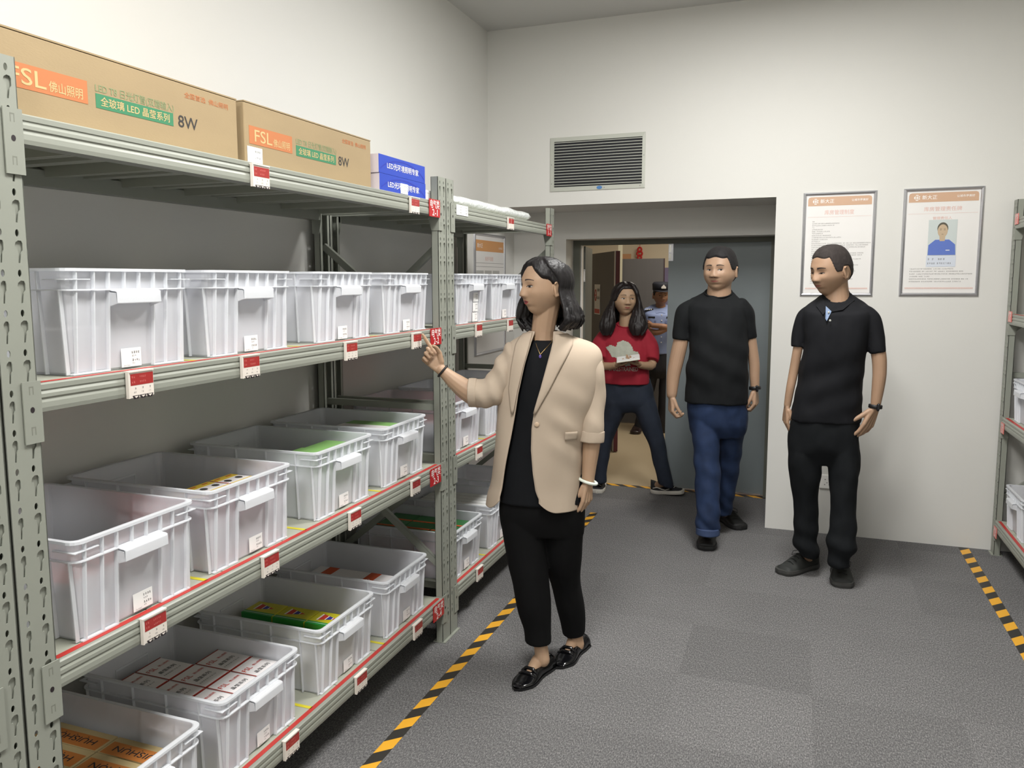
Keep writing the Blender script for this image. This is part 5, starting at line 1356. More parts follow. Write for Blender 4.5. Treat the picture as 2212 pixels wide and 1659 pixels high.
def headM(pos, yaw, pitch=0, roll=0, sc=1.0):
    """yaw: degrees the face turns from the camera (-y) towards the photo's left (-x)"""
    # head space: x = the person's left, y = forward, z up;  facing -y means their left is +x
    B = Matrix(((1, 0, 0), (0, -1, 0), (0, 0, 1)))          # forward -> -y, left -> +x (mirror kept proper below)
    Rz = Matrix.Rotation(R(-yaw), 3, 'Z')
    M = Rz @ Matrix.Rotation(R(roll), 3, 'Y') @ Matrix.Rotation(R(pitch), 3, 'X') @ B
    M4 = M.to_4x4(); M4 = M4 @ Matrix.Scale(sc, 4); M4.translation = Vector(pos)
    return M4

def shoe(t, heel, toe, length, width, up, sole, name='shoe', h=0.075, flat=False, lace=None, z=0.0, tilt=0.0, pointed=0.0, extra=None):
    T, Hh = Vector((toe[0], toe[1], 0)), Vector((heel[0], heel[1], 0)); f = (T-Hh).normalized(); H0 = T-f*length; s = Vector((-f.y, f.x, 0))
    def P(a, b, c):
        zz = c+z+tilt*max(0, a-length*0.3)
        return H0+f*a+s*b+Vector((0, 0, zz))
    N = 26; n = 20
    def wid(q): return width*0.5*(0.74+0.20*sm(q/0.2)-0.10*g(q-0.38, 0.12)+0.10*g(q-0.72, 0.16))*math.sqrt(max(0.0, 1-((q-0.5)/0.5)**(8 if not pointed else 5)))*(1-pointed*sm((q-0.72)/0.28))+0.0015
    def top(q): return (h*(1.0-0.18*sm(q/0.25)) if q < 0.42 else h*(0.82-0.42*sm((q-0.42)/0.42)))*(1-0.75*sm((q-0.86)/0.14)**1.6)
    so = MB(); vs = []
    for i in range(N+1):
        q = i/N; w_ = wid(q); hh = top(q)
        for k in range(n):
            a = 2*math.pi*k/n; ca, sa = math.cos(a), math.sin(a)
            vs.append(P(length*q, w_*math.copysign(abs(ca)**0.75, ca), 0.012+(hh-0.012)*max(0, math.copysign(abs(sa)**0.85, sa))))
    fs = [(i*n+k, i*n+(k+1) % n, (i+1)*n+(k+1) % n, (i+1)*n+k) for i in range(N) for k in range(n)]+[tuple(range(n))[::-1], tuple(range(N*n, (N+1)*n))]
    so.add(vs, fs, up); o = so.build(name, t, smooth=True)
    sl = MB(); vs = []
    sh = 0.012 if flat else 0.028
    for c, k0 in ((0.0005, 0.98), (sh*0.5, 1.06), (sh, 1.03), (sh, 0.9)):
        for i in range(2*N):
            q = i/N if i < N else (2*N-i)/N; sd = 1 if i < N else -1
            qq = min(0.999, max(0.001, q)); vs.append(P(length*(qq-0.5)*(1.02 if k0 > 1 else 1)+length*0.5, sd*wid(qq)*k0, c))
    n2 = 2*N
    fs = [(a*n2+k, a*n2+(k+1) % n2, (a+1)*n2+(k+1) % n2, (a+1)*n2+k) for a in range(3) for k in range(n2)]+[tuple(range(n2))[::-1], tuple(range(3*n2, 4*n2))]
    sl.add(vs, fs, sole); sl.build('sole', o, smooth=False)
    if lace:
        l = MB()
        for k in range(4):
            q = 0.48+k*0.075; zt = top(q)+0.002
            l.tube([P(length*q, -wid(q)*0.42, zt-0.006), P(length*(q+0.01), 0, zt+0.0015), P(length*(q+0.03), wid(q)*0.42, zt-0.006)], 0.0022, lace, 6)
        q = 0.45; zt = top(q)
        for sd in (-1, 1):
            l.tube([P(length*q, 0, zt+0.002), P(length*(q-0.03), sd*0.022, zt+0.012), P(length*(q+0.02), sd*0.045, zt+0.003), P(length*(q+0.08), sd*0.040, zt-0.014), P(length*(q+0.03), sd*0.012, zt)], 0.0018, lace, 5)
        l.build('shoelace', o, smooth=True)
    if extra: extra(o, P, top, wid, length)
    return o

def short_hair(t, Mh, P, mt, thick=0.007, line=0.058, side=-0.012, back=-0.075, top_extra=0.006):
    def fn(d, P_):
        v = face(d, P_); az = math.atan2(abs(d.x), d.y)     # 0 = face, pi = back
        # hairline height as a function of the azimuth
        if az < 0.75: hl = line+0.004*math.cos(az*6)
        elif az < 1.25: hl = line+(side-line)*sm((az-0.75)/0.42)
        elif az < 1.65: hl = side+0.02*0
        elif az < 1.95: hl = 0.012+(side-0.012)*0
        else: hl = 0.012+(back-0.012)*sm((az-1.95)/0.5)
        if 1.25 <= az < 1.65: hl = side+(0.014-side)*sm((az-1.45)/0.2)
        k = sm((v.z-hl)/0.010)
        n_ = d.normalized()
        return v+n_*(-0.006+(0.006+thick+top_extra*sm((v.z-0.05)/0.06)+0.0012*noise.noise(v*90))*k)
    vs, fs = head_grid(P, fn)
    o = MB().add([Mh @ v for v in vs], fs, mt).build('hair', t, smooth=True)
    return o

def person(name, key, label, headp, skin, lipcol=None, seed=1):
    D = PEOPLE[key]; t = tag(empty('person', (D['base'][0], D['base'][1], 0), D['rz']), label, 'person')
    return t, D

def finish_body(so, t, voxel, smooth=3):
    o = so.build('body', t); fuse(o, voxel, smooth)
    return o, BVHTree.FromPolygons([v.co.copy() for v in o.data.vertices], [tuple(p.vertices) for p in o.data.polygons])

def down(nodes, z): return [n for n in nodes if n[2] > z]

# ======================= woman in the beige blazer
def build_woman():
    D = PEOPLE['woman']; HEADP.update(zt=0.103, zb=0.119, a=0.0755)
    t = tag(empty('person', (D['base'][0], D['base'][1], 0), D['rz']), 'woman in beige blazer and black outfit pointing at the shelf', 'person')
    sk = skin_mat('skin_fair', srgb(172, 142, 116)); P = dict(nose=0.0140, cheek=0.004, eye=(0.031, 0.0140, 0.0056), lip_w=0.020, lip_h=0.95, open=0.002, brow_h=0.0030, look=-0.002, brow_z=0.022)
    Mh = headM(D['head'], 60, 0, 0, 0.975)
    so = Solid()
    vs, fs = head_grid(P, face); so.add([Mh @ v for v in vs], fs, sk); ears(so, Mh, sk)
    h = Vector(D['head'])
    so.cap([(h.x+0.012, h.y+0.012, h.z-0.06, 0.052), (D['neck'][1][0]+0.002, D['neck'][1][1], D['neck'][1][2], 0.046), (D['neck'][2][0], D['neck'][2][1], D['neck'][2][2], 0.056)], sk)
    so.loft([[a, b, c-0.004 if i else c-0.012, d, e] for i, (a, b, c, d, e) in enumerate(D['top'])], sk, grow=-0.012)
    so.cap([D['armR'][0][:3]+[0.022], D['armR'][1][:3]+[0.030]]+D['armR'][2:], sk); so.cap(D['armL'], sk)
    slim = lambda nd, k: [n_[:3]+[n_[3]*k] for n_ in nd]
    so.cap(slim(D['legA'][:5], 0.62), sk); so.cap(slim(D['legB'][:5], 0.62), sk)
    so.cap([D['legA'][4][:3]+[0.026]]+D['shinA'][1:], sk); so.cap([D['legB'][4][:3]+[0.026]]+D['shinB'][1:], sk)
    HR = D['handR']
    hand(so, HR['wrist'], HR['palm'], HR['tip'], (0.30, -0.93, 0.15), (0.55, 0, 0.8), sk, 0.88,
         pose=((4, 8, 6), (72, 96, 60), (78, 98, 62), (82, 96, 60)), thumb=(10, 34), wr=0.024)
    HL = D['handL']
    hand(so, HL['wrist'], HL['palm'], HL['tip'], (-0.75, 0.60, 0), (-0.6, -0.75, 0), sk, 0.86, curl=(24, 30, 34, 38), thumb=(2, 14), wr=0.025)
    for fa in ('footA', 'footB'):
        he, to = [Vector((*q, 0)) for q in D[fa]]; f = (to-he).normalized(); h0 = to-f*0.235
        sh = D['shinA' if fa == 'footA' else 'shinB'][-1]
        so.cap([tuple(sh[:3])+(0.027,), tuple(h0+f*0.055+Vector((0, 0, 0.052)))+(0.028,), tuple(h0+f*0.095+Vector((0, 0, 0.040)))+(0.024,), tuple(h0+f*0.135+Vector((0, 0, 0.022)))+(0.017,)], sk)
        so.ell(h0+f*0.032+Vector((0, 0, 0.035)), (0.025, 0.03, 0.03), sk)
    body, bv = finish_body(so, t, 0.0027, 3)
    face_parts(t, Mh, bv, P, dict(hair=M_hblack, brow=mat('brow_dark', srgb(62, 46, 40), 0.7), crease=mat('skin_crease', srgb(150, 104, 78), 0.6), lip=mat('lipstick_red', srgb(160, 66, 68), 0.35), mouth=mat('mouth_dark', srgb(96, 50, 44), 0.6)))
    # fingernails of the curled fingers are left to the fused hand; hair
    hs = Solid(); rnd = random.Random(11)
    def strand(az0, az1, th0, zend, out, seed):
        # az measured from the face direction, positive to the person's left
        pts = []; r = 0.0056
        for k in range(9):
            q = k/8; th = th0+(R(98)-th0)*q; az = az0+(az1-az0)*sm(q*1.15)
            d = Vector((math.sin(th)*math.sin(az), math.sin(th)*math.cos(az), math.cos(th)))
            v = skull(d); pts.append(Mh @ (v+d*(0.010+0.006*math.sin(math.pi*q))))
        last = pts[-1]; dirv = Mh.to_3x3() @ Vector((math.sin(az1), math.cos(az1), 0)); m = 9
        for k in range(1, m+1):
            q = k/m; z = last.z+(zend-last.z)*q
            wv = 0.010*math.sin(q*7+seed)*q; push = out*(0.35*q+0.65*sm(q*1.1))
            curl = -0.035*sm((q-0.78)/0.22)
            pts.append(Vector((last.x+dirv.x*(push+wv+curl), last.y+dirv.y*(push+wv+curl)+0.006*math.cos(q*6+seed)*q, z)))
        rr = [r*(0.7+0.5*math.sin(math.pi*min(1, 0.15+0.8*i/(len(pts)-1)))) for i in range(len(pts))]
        hs.cap([tuple(p)+(a,) for p, a in zip(pts, rr)], M_hblack, n=7)
    for i in range(76):
        az = R(104+i*(360-104-66)/75)
        s = -1 if az > math.pi else 1
        a0 = az*0.55 if az < math.pi else 2*math.pi-(2*math.pi-az)*0.55
        back = g(az-R(185), 0.9)
        for lay in range(2):
            zend = 1.392-0.006*math.cos(az)+rnd.uniform(-0.012, 0.014)
            strand(a0+R(4)*lay, az+R(2)*lay, R(6+8*lay), zend, 0.012+0.034*back+0.022*g(az-R(110), 0.5)+rnd.uniform(-0.004, 0.004)-0.008*lay, rnd.uniform(0, 6))
    # the far side curtain that shows before the cheek
    for i in range(9):
        az = R(-66+i*1.5); strand(R(-30), az, R(12), 1.372+rnd.uniform(0, 0.02), 0.018+0.003*i, rnd.uniform(0, 6))
    # crown
    def crown(d, P_):
        v = skull(d); az = math.atan2(d.x, d.y)
        lim = (0.072-0.052*sm((az-0.15)/1.0)-0.02*sm((az-1.25)/0.3)) if az > -0.15 else 0.072-0.10*sm((-az-0.35)/0.8)
        return v+d*(-0.008+0.020*sm((v.z-lim)/0.014)+0.003*sm((v.z-0.09)/0.03))
    vs, fs = head_grid(P, crown, 80, 60); hs.add([Mh @ v for v in vs], fs, M_hblack)
    hair = hs.build('hair', t); fuse(hair, 0.0030, 3)
    displace(hair, lambda c, n: 0.0014*noise.noise(Vector((c[0]*110, c[1]*110, c[2]*9)))+0.0010*noise.noise(Vector((c[0]*260, c[1]*260, c[2]*14))))
    # black top
    blk = mat('black_knit', srgb(11, 13, 17), 0.8, noise_scale=40, noise_amt=0.1, spec=0.25)
    s2 = Solid(); s2.loft(D['top'], blk); top = s2.build('black_top', t); fuse(top, 0.006, 4); displace(top, folds(0.004, 9, 5, 3))
    # trousers
    trm = mat('black_trousers', srgb(8, 8, 9), 0.85, noise_scale=30, noise_amt=0.1, spec=0.2)
    s3 = Solid(); s3.loft(D['trousers'], trm)
    for lg in ('legA', 'legB'): s3.cap(D[lg], trm, n=24, ratio=1.05, round_ends=(True, False))
    tr = s3.build('trousers', t); fuse(tr, 0.006, 6); displace(tr, folds(0.005, 8, 5, 9))
    # blazer: a shell open at the front, with sleeves, lapels, pocket flap and button
    bz = mat('beige_suiting', srgb(180, 164, 146), 0.78, noise_scale=6, noise_amt=0.015, bump=0.12, bump_scale=900, spec=0.25)
    rings = interp_rings(D['blazer'], 7)
    def edge(tab, z):
        tb = sorted(tab, key=lambda p: -p[2])
        if z >= tb[0][2]: return tb[0][0]
        for a, b in zip(tb, tb[1:]):
            if a[2] >= z >= b[2]: return a[0]+(b[0]-a[0])*(a[2]-z)/max(1e-6, a[2]-b[2])
        return tb[-1][0]
    def fold(x, y, z):
        a = noise.noise(Vector((x*8+3, y*8, z*4.5)))*0.010
        # pull creases running down from the button and from the bent arm
        b = 0.006*math.sin((x*0.8+z*1.3)*38+2*noise.noise(Vector((x*5, y*5, z*5))))*g(z-1.02, 0.10)*sm((0.12-abs(x-0.04))/0.1)
        return a+b
    e = 2.3; n = 110; shell = MB(); vs = []
    def ringpt(rg, th, off=0.0):
        cx, hw, z, b, cy = rg; ct, st = math.cos(th), math.sin(th); f = (abs(ct)**e+abs(st)**e)**(-1/e)
        x, y = cx+(hw+off)*ct*f, cy+(b+off)*st*f
        w_ = fold(x, y, z)*sm((1.50-z)/0.2)
        return Vector((x+ct*f*w_, y+st*f*w_, z))
    def th_of(rg, x):      # front side angle (st < 0) where the ring has this x
        cx, hw = rg[0], rg[1]; lo, hi = math.pi, 2*math.pi
        for _ in range(30):
            m_ = (lo+hi)/2; ct, st = math.cos(m_), math.sin(m_); f = (abs(ct)**e+abs(st)**e)**(-1/e)
            if cx+hw*ct*f < x: lo = m_
            else: hi = m_
        return (lo+hi)/2
    for rg in rings:
        a = th_of(rg, edge(D['openR'], rg[2])); b = th_of(rg, edge(D['openL'], rg[2]))
        # from the right opening edge forwards round the back to the left edge
        for k in range(n+1):
            th = a+(b+2*math.pi-a)*k/n
            vs.append(ringpt(rg, th))
    N = len(rings)
    zmin = rings[-1][2]
    for k in range(n+1):                       # rounded front corners and an even hem
        q = min(k, n-k)/8.0
        if q < 1:
            for i in range(1, 15):
                p = vs[(N-i)*(n+1)+k]; lift = 0.042*(1-q)**2*(15-i)/14
                vs[(N-i)*(n+1)+k] = Vector((p.x, p.y, p.z+lift))
    fs = [(i*(n+1)+k, i*(n+1)+k+1, (i+1)*(n+1)+k+1, (i+1)*(n+1)+k) for i in range(N-1) for k in range(n)]
    shell.add(vs, fs, bz); jk = shell.build('blazer', t, smooth=True)
    md = jk.modifiers.new('thickness', 'SOLIDIFY'); md.thickness = 0.004; md.offset = -1
    for key in ('sleeveR', 'sleeveL'):
        s4 = Solid(); s4.cap(D[key], bz, n=28, ratio=1.1, round_ends=(True, False)); sv = s4.build('sleeve', jk); fuse(sv, 0.005, 4)
        if key == 'sleeveR': displace(sv, folds(0.004, 16, 16, 4, lambda c: 0.005*math.sin((c[0]*0.9+c[2]*0.5)*95)*g(c[0]+0.21, 0.07)))
        else: displace(sv, folds(0.009, 10, 7, 6))
        # turned-up cuff
        nd = D[key]; a_, b_ = Vector(nd[-2][:3]), Vector(nd[-1][:3]); dr = (b_-a_).normalized(); r_ = nd[-1][3]
        cf = Solid(); cf.cap([tuple(b_-dr*(0.042 if key == 'sleeveL' else 0.030))+(r_+0.0035,), tuple(b_-dr*0.015)+(r_+0.0045,), tuple(b_+dr*0.003)+(r_+0.004,)], bz, n=28, ratio=1.1, round_ends=(False, False))
        co_ = cf.build('cuff', jk); co_.parent = jk; fuse(co_, 0.003, 5)
    # lapels follow the front of the blazer
    dg_rings = rings
    def front(x, z, off):
        rg = min(dg_rings, key=lambda r_: abs(r_[2]-z)); rr = list(rg); rr[2] = z
        # interpolate between neighbouring rings
        srt = sorted(dg_rings, key=lambda r_: abs(r_[2]-z))[:2]
        if abs(srt[0][2]-srt[1][2]) > 1e-6:
            f_ = (z-srt[0][2])/(srt[1][2]-srt[0][2]); rr = [a+(b-a)*f_ for a, b in zip(srt[0], srt[1])]
        return ringpt(rr, th_of(rr, x), off)
    lpm = bz
    for key in ('lapelR', 'lapelL'):
        rows = D[key]; m = MB(); vs = []; R2 = []
        for i in range(len(rows)-1):
            for k in range(5):
                q = k/5; R2.append([[a+(b-a)*q for a, b in zip(rows[i][j], rows[i+1][j])] for j in (0, 1)])
        R2.append(rows[-1]); W_ = 8
        for a, b in R2:
            for k in range(W_+1):
                q = k/W_; x = a[0]+(b[0]-a[0])*q; z = a[2]+(b[2]-a[2])*q
                vs.append(front(x, z, 0.0085+0.003*math.sin(math.pi*q)))
        M_ = len(R2); fs = [(i*(W_+1)+k, i*(W_+1)+k+1, (i+1)*(W_+1)+k+1, (i+1)*(W_+1)+k) for i in range(M_-1) for k in range(W_)]
        m.add(vs, fs, lpm); lo_ = m.build('lapel', jk, smooth=True); md = lo_.modifiers.new('thickness', 'SOLIDIFY'); md.thickness = 0.005; md.offset = -1
    b0 = D['button']; c = front(b0[0], b0[2], 0.004); bm_ = Solid(); bm_.ell(c, (0.0098, 0.0026, 0.0098), mat('button_beige', srgb(196, 172, 146), 0.4), n=16); bm_.build('button', jk, smooth=True)
    pk = D['pocket']; m = MB(); vs = []; W_ = 8
    for j in range(5):
        for k in range(W_+1):
            q, r_ = k/W_, j/4; x = (pk[0][0]+(pk[1][0]-pk[0][0])*q)-0.004; z = pk[0][2]+(pk[3][2]-pk[0][2])*r_
            vs.append(front(x, z, 0.004+0.0015*r_))
    m.add(vs, [(j*(W_+1)+k, j*(W_+1)+k+1, (j+1)*(W_+1)+k+1, (j+1)*(W_+1)+k) for j in range(4) for k in range(W_)], bz)
    po = m.build('pocket_flap', jk, smooth=True); md = po.modifiers.new('thickness', 'SOLIDIFY'); md.thickness = 0.0035; md.offset = -1
    # shoes
    pat = mat('black_patent', srgb(12, 12, 14), 0.14, spec=0.6)
    def bow(o, P_, top_, wid_, Ln):
        m = MB()
        for a, zz in ((0.56, 0.006), (0.64, 0.003)):
            m.tube([P_(Ln*a, -wid_(a)*0.75, top_(a)*0.72), P_(Ln*a, -wid_(a)*0.35, top_(a)+zz), P_(Ln*a, wid_(a)*0.35, top_(a)+zz), P_(Ln*a, wid_(a)*0.75, top_(a)*0.72)], 0.0075, pat, 8)
        m.build('bow', o, smooth=True)
    for fa in ('footA', 'footB'): shoe(t, D[fa][0], D[fa][1], 0.248, 0.088, pat, pat, h=0.060, flat=True, pointed=0.35, extra=bow)
    # bangle, wrist band, necklace
    m = MB(); w_ = Vector(D['armL'][-1][:3]); m.tube([w_+Vector((0.0335*math.cos(a*0.2618), 0.031*math.sin(a*0.2618), -0.010*math.cos(a*0.2618)-0.002)) for a in range(24)], 0.0062, mat('jade_white', srgb(226, 234, 222), 0.12), 10, True)
    tag(m.build('bangle', t, smooth=True), 'white jade bangle')
    a_, b_ = Vector(D['armR'][-2][:3]), Vector(D['armR'][-1][:3]); dr = (b_-a_).normalized(); u1 = dr.orthogonal().normalized(); u2 = dr.cross(u1)
    m = MB(); m.tube([b_-dr*0.008+(u1*math.cos(a*0.3142)+u2*math.sin(a*0.3142))*0.0265 for a in range(20)], 0.0042, mat('black_elastic', srgb(24, 20, 20), 0.6), 8, True)
    m.build('wrist_band', t, smooth=True)
    gold = mat('gold_chain', srgb(196, 164, 110), 0.3, 0.9); m = MB(); NP = D['chain']
    def top_front(x, z):
        r2 = interp_rings(D['top'], 6); rg = min(r2, key=lambda q: abs(q[2]-z)); q = min(0.98, abs((x-rg[0])/rg[1]))
        return rg[4]-rg[3]*(1-q**2.4)**(1/2.4)
    z0 = D['top'][0][2]
    pts_ = []
    for x, y_, z in NP:
        if z > z0+0.002:
            hit = bv.ray_cast(Vector((x, -0.4, z)), Vector((0, 1, 0)))[0]; yy = (hit.y if hit is not None else -0.05)-0.0015
        else: yy = top_front(x, z)-0.005
        pts_.append(Vector((x, yy, z)))
    m.tube(pts_, 0.0010, gold, 5); o = m.build('necklace', t, smooth=True)
    pz = min(pts_, key=lambda q: q.z); s5 = Solid(); s5.ell((pz.x, pz.y-0.002, pz.z-0.007), (0.0055, 0.003, 0.0075), mat('violet_stone', srgb(96, 78, 150), 0.1), n=12); s5.build('pendant', o, smooth=True)
    return t
woman = build_woman()

M_crease = mat('skin_crease', srgb(130, 92, 72), 0.6); M_mouth = mat('mouth_dark', srgb(96, 50, 44), 0.6)
def slim(nd, k): return [n_[:3]+[n_[3]*k] for n_ in nd]
def base_body(t, D, sk, P, Mh, hands, voxel, neck_r=(0.056, 0.062), tilt=0.0, bare_legs=False):
    so = Solid(); vs, fs = head_grid(P, face, 110, 80); so.add([Mh @ v for v in vs], fs, sk); ears(so, Mh, sk, P.get('ear', 1.0))
    h = Vector(D['head']); n0, n1 = D['neck']
    so.cap([(h.x*0.6+n0[0]*0.4+P.get('nx', 0.01), h.y+0.014, h.z-0.05, neck_r[0]), (n0[0], n0[1]+0.012, n0[2], neck_r[0]), (n1[0], n1[1]+0.01, n1[2], neck_r[1])], sk, n=20)
    so.loft([[a, b, c-0.010, d, e] for a, b, c, d, e in D['shirt'][:-1]], sk, grow=-0.016, shear=P.get('scoop', 0.45))
    for k in ('armA', 'armB'): so.cap(D[k], sk, n=16)
    for k in ('legA', 'legB'):
        so.cap(slim(D[k], 0.7), sk)
        f = D['footA' if k == 'legA' else 'footB']; e = D[k][-1]
        to, he = Vector((*f[1], 0)), Vector((*f[0], 0)); d = (to-he).normalized()
        so.cap([tuple(e[:3])+(0.03,), tuple(to-d*0.21+Vector((0, 0, 0.045)))+(0.026,), tuple(to-d*0.13+Vector((0, 0, 0.030)))+(0.014,)], sk)
    for k, kw in hands.items(): hand(so, D[k]['wrist'], D[k]['palm'], D[k]['tip'], mt=sk, **kw)
    return finish_body(so, t, voxel, 3)
def garments(t, D, shirt_m, trou_m, vox=0.006, amp=0.005, seed=1, shirt_name='shirt', extra=None, textra=None, scoop=0.45, hem=0.03):
    s2 = Solid(); s2.loft(D['shirt'], shirt_m, shear=scoop)
    for k in ('sleeveA', 'sleeveB'): s2.cap(D[k], shirt_m, n=24, ratio=1.1, round_ends=(True, False))
    sh = s2.build(shirt_name, t); fuse(sh, vox, 4); displace(sh, folds(amp, 9, 6, seed, extra))
    q = D['trousers'][-1]; rg = D['trousers']+[[q[0], q[1]*0.97, q[2]-0.05, q[3]*0.80, q[4]], [q[0], q[1]*0.86, q[2]-0.09, q[3]*0.55, q[4]]]
    s3 = Solid(); s3.loft(rg, trou_m)
    for k in ('legA', 'legB'): s3.cap(D[k]+[D[k][-1][:2]+[D[k][-1][2]-hem, D[k][-1][3]*0.98]], trou_m, n=24, ratio=1.08, round_ends=(True, False))
    tr = s3.build('trousers', t); fuse(tr, vox, 12); displace(tr, folds(amp*1.1, 10, 7, seed+4, textra))
    return sh, tr
def band(t, nd, r, w_, mt, name, thick=0.003, face_=None, back=0.0):
    a_, b_ = Vector(nd[-2][:3]), Vector(nd[-1][:3]); d = (b_-a_).normalized(); c = b_-d*back; u1 = d.orthogonal().normalized(); u2 = d.cross(u1)
    m = MB(); n = 24; vs = []
    for rr, h in ((r, -w_/2), (r+thick, -w_/2*0.8), (r+thick, w_/2*0.8), (r, w_/2), (r-0.002, w_/2), (r-0.002, -w_/2)):
        for k in range(n): vs.append(c+(u1*math.cos(2*math.pi*k/n)+u2*math.sin(2*math.pi*k/n))*rr+d*h)
    fs = [(a*n+k, a*n+(k+1) % n, ((a+1) % 6)*n+(k+1) % n, ((a+1) % 6)*n+k) for a in range(6) for k in range(n)]
    m.add(vs, fs, mt); o = m.build(name, t, smooth=True)
    if face_:
        s_ = Solid(); s_.cap([tuple(c+Vector(face_)*(r+thick)-d*w_*0.6)+(0.008,), tuple(c+Vector(face_)*(r+thick)+d*w_*0.6)+(0.008,)], mat('watch_glass', srgb(20, 20, 24), 0.08), n=10); s_.build('watch_case', o, smooth=True)
    return o
def feet(t, D, up, sole, lace, **kw):
    for f in ('footA', 'footB'):
        k2 = dict(kw); k2.update(kw.get('per', {}).get(f, {})); k2.pop('per', None)
        shoe(t, D[f][0], D[f][1], k2.pop('length', 0.285), k2.pop('width', 0.105), up, sole, lace=lace, **k2)

# ======================= man in the black t-shirt and jeans
def build_man_a():
    D = PEOPLE['man_a']; HEADP.update(zt=0.120, zb=0.128, a=0.084)
    t = tag(empty('person', (D['base'][0], D['base'][1], 0), D['rz']), 'man in black crew-neck t-shirt and blue jeans standing in front of the grey door', 'person')
    sk = skin_mat('skin_ruddy', srgb(162, 132, 108)); P = dict(nose=0.015, cheek=0.006, jowl=0.008, eye=(0.032, 0.0145, 0.0052), lip_w=0.023, lip_h=0.75, brow_h=0.0034, look=0.003, nx=0.004, ear=1.1)
    Mh = headM(D['head'], 20, 0, 0, 1.05)
    hands = dict(handA=dict(normal=(0.9, 0.35, 0), thumb_side=(0.3, -0.9, 0), sc=1.02, curl=(52, 56, 58, 60), thumb=(4, 16), wr=0.030),
                 handB=dict(normal=(-0.9, 0.3, 0), thumb_side=(-0.4, -0.9, 0), sc=1.0, curl=(50, 54, 58, 60), thumb=(4, 16), wr=0.027))
    body, bv = base_body(t, D, sk, P, Mh, hands, 0.0032, (0.066, 0.074))
    hm = hair_mat('cropped_black_hair', srgb(26, 24, 25), 0.75)
    face_parts(t, Mh, bv, P, dict(hair=hm, brow=mat('brow_black', srgb(48, 38, 34), 0.8), crease=M_crease, lip=mat('lip_brown', srgb(148, 88, 78), 0.5), mouth=M_mouth))
    short_hair(t, Mh, P, hm, thick=0.007, line=0.060, side=-0.006, back=-0.07, top_extra=0.004)
    tee = mat('black_jersey', srgb(16, 18, 20), 0.85, noise_scale=30, noise_amt=0.08, spec=0.25)
    jean = mat('blue_denim', srgb(32, 46, 74), 0.8, noise_scale=12, noise_amt=0.35, bump=0.1, bump_scale=700, spec=0.25)
    sh, tr = garments(t, D, tee, jean, 0.006, 0.009, 2, 't_shirt', lambda c: 0.004*math.sin((c[0]*0.5+c[2])*42+3*c[0])*g(c[2]-1.12, 0.14)*(1 if c[1] < 0 else 0.2),
                      lambda c: 0.005*math.sin(c[2]*60+6*c[0]*10)*g(c[2]-0.14, 0.08)+0.004*math.sin(c[2]*46+c[0]*20)*g(c[2]-0.5, 0.09))
    n1 = D['neck'][0]; r0 = D['shirt'][0]
    m = MB(); m.tube([(r0[0]+(r0[1]+0.004)*math.cos(a*0.2618), r0[4]+(r0[3]+0.004)*math.sin(a*0.2618), r0[2]+0.001+0.45*r0[3]*math.sin(a*0.2618)) for a in range(24)], 0.0042, tee, 8, True); m.build('neckband', sh, smooth=True)
    # turned-up jeans hem
    for k in ('legA',):
        e = D[k][-1]; c_ = Solid(); c_.cap([(e[0], e[1], e[2]+0.010, e[3]+0.004), (e[0], e[1], e[2]-0.030, e[3]+0.004)], mat('denim_light', srgb(52, 68, 102), 0.8, noise_scale=16, noise_amt=0.2), n=24, ratio=1.08, round_ends=(False, False)); c_.build('trouser_hem', tr, smooth=True)
    bk = mat('black_sneaker', srgb(22, 22, 22), 0.55); sl = mat('black_sole', srgb(28, 28, 28), 0.6)
    feet(t, D, bk, sl, mat('black_lace', srgb(16, 16, 16), 0.7), h=0.108)
    band(t, D['armB'], 0.031, 0.020, mat('black_rubber', srgb(22, 22, 24), 0.5), 'wrist_watch', face_=(0.3, -0.9, 0))
build_man_a()

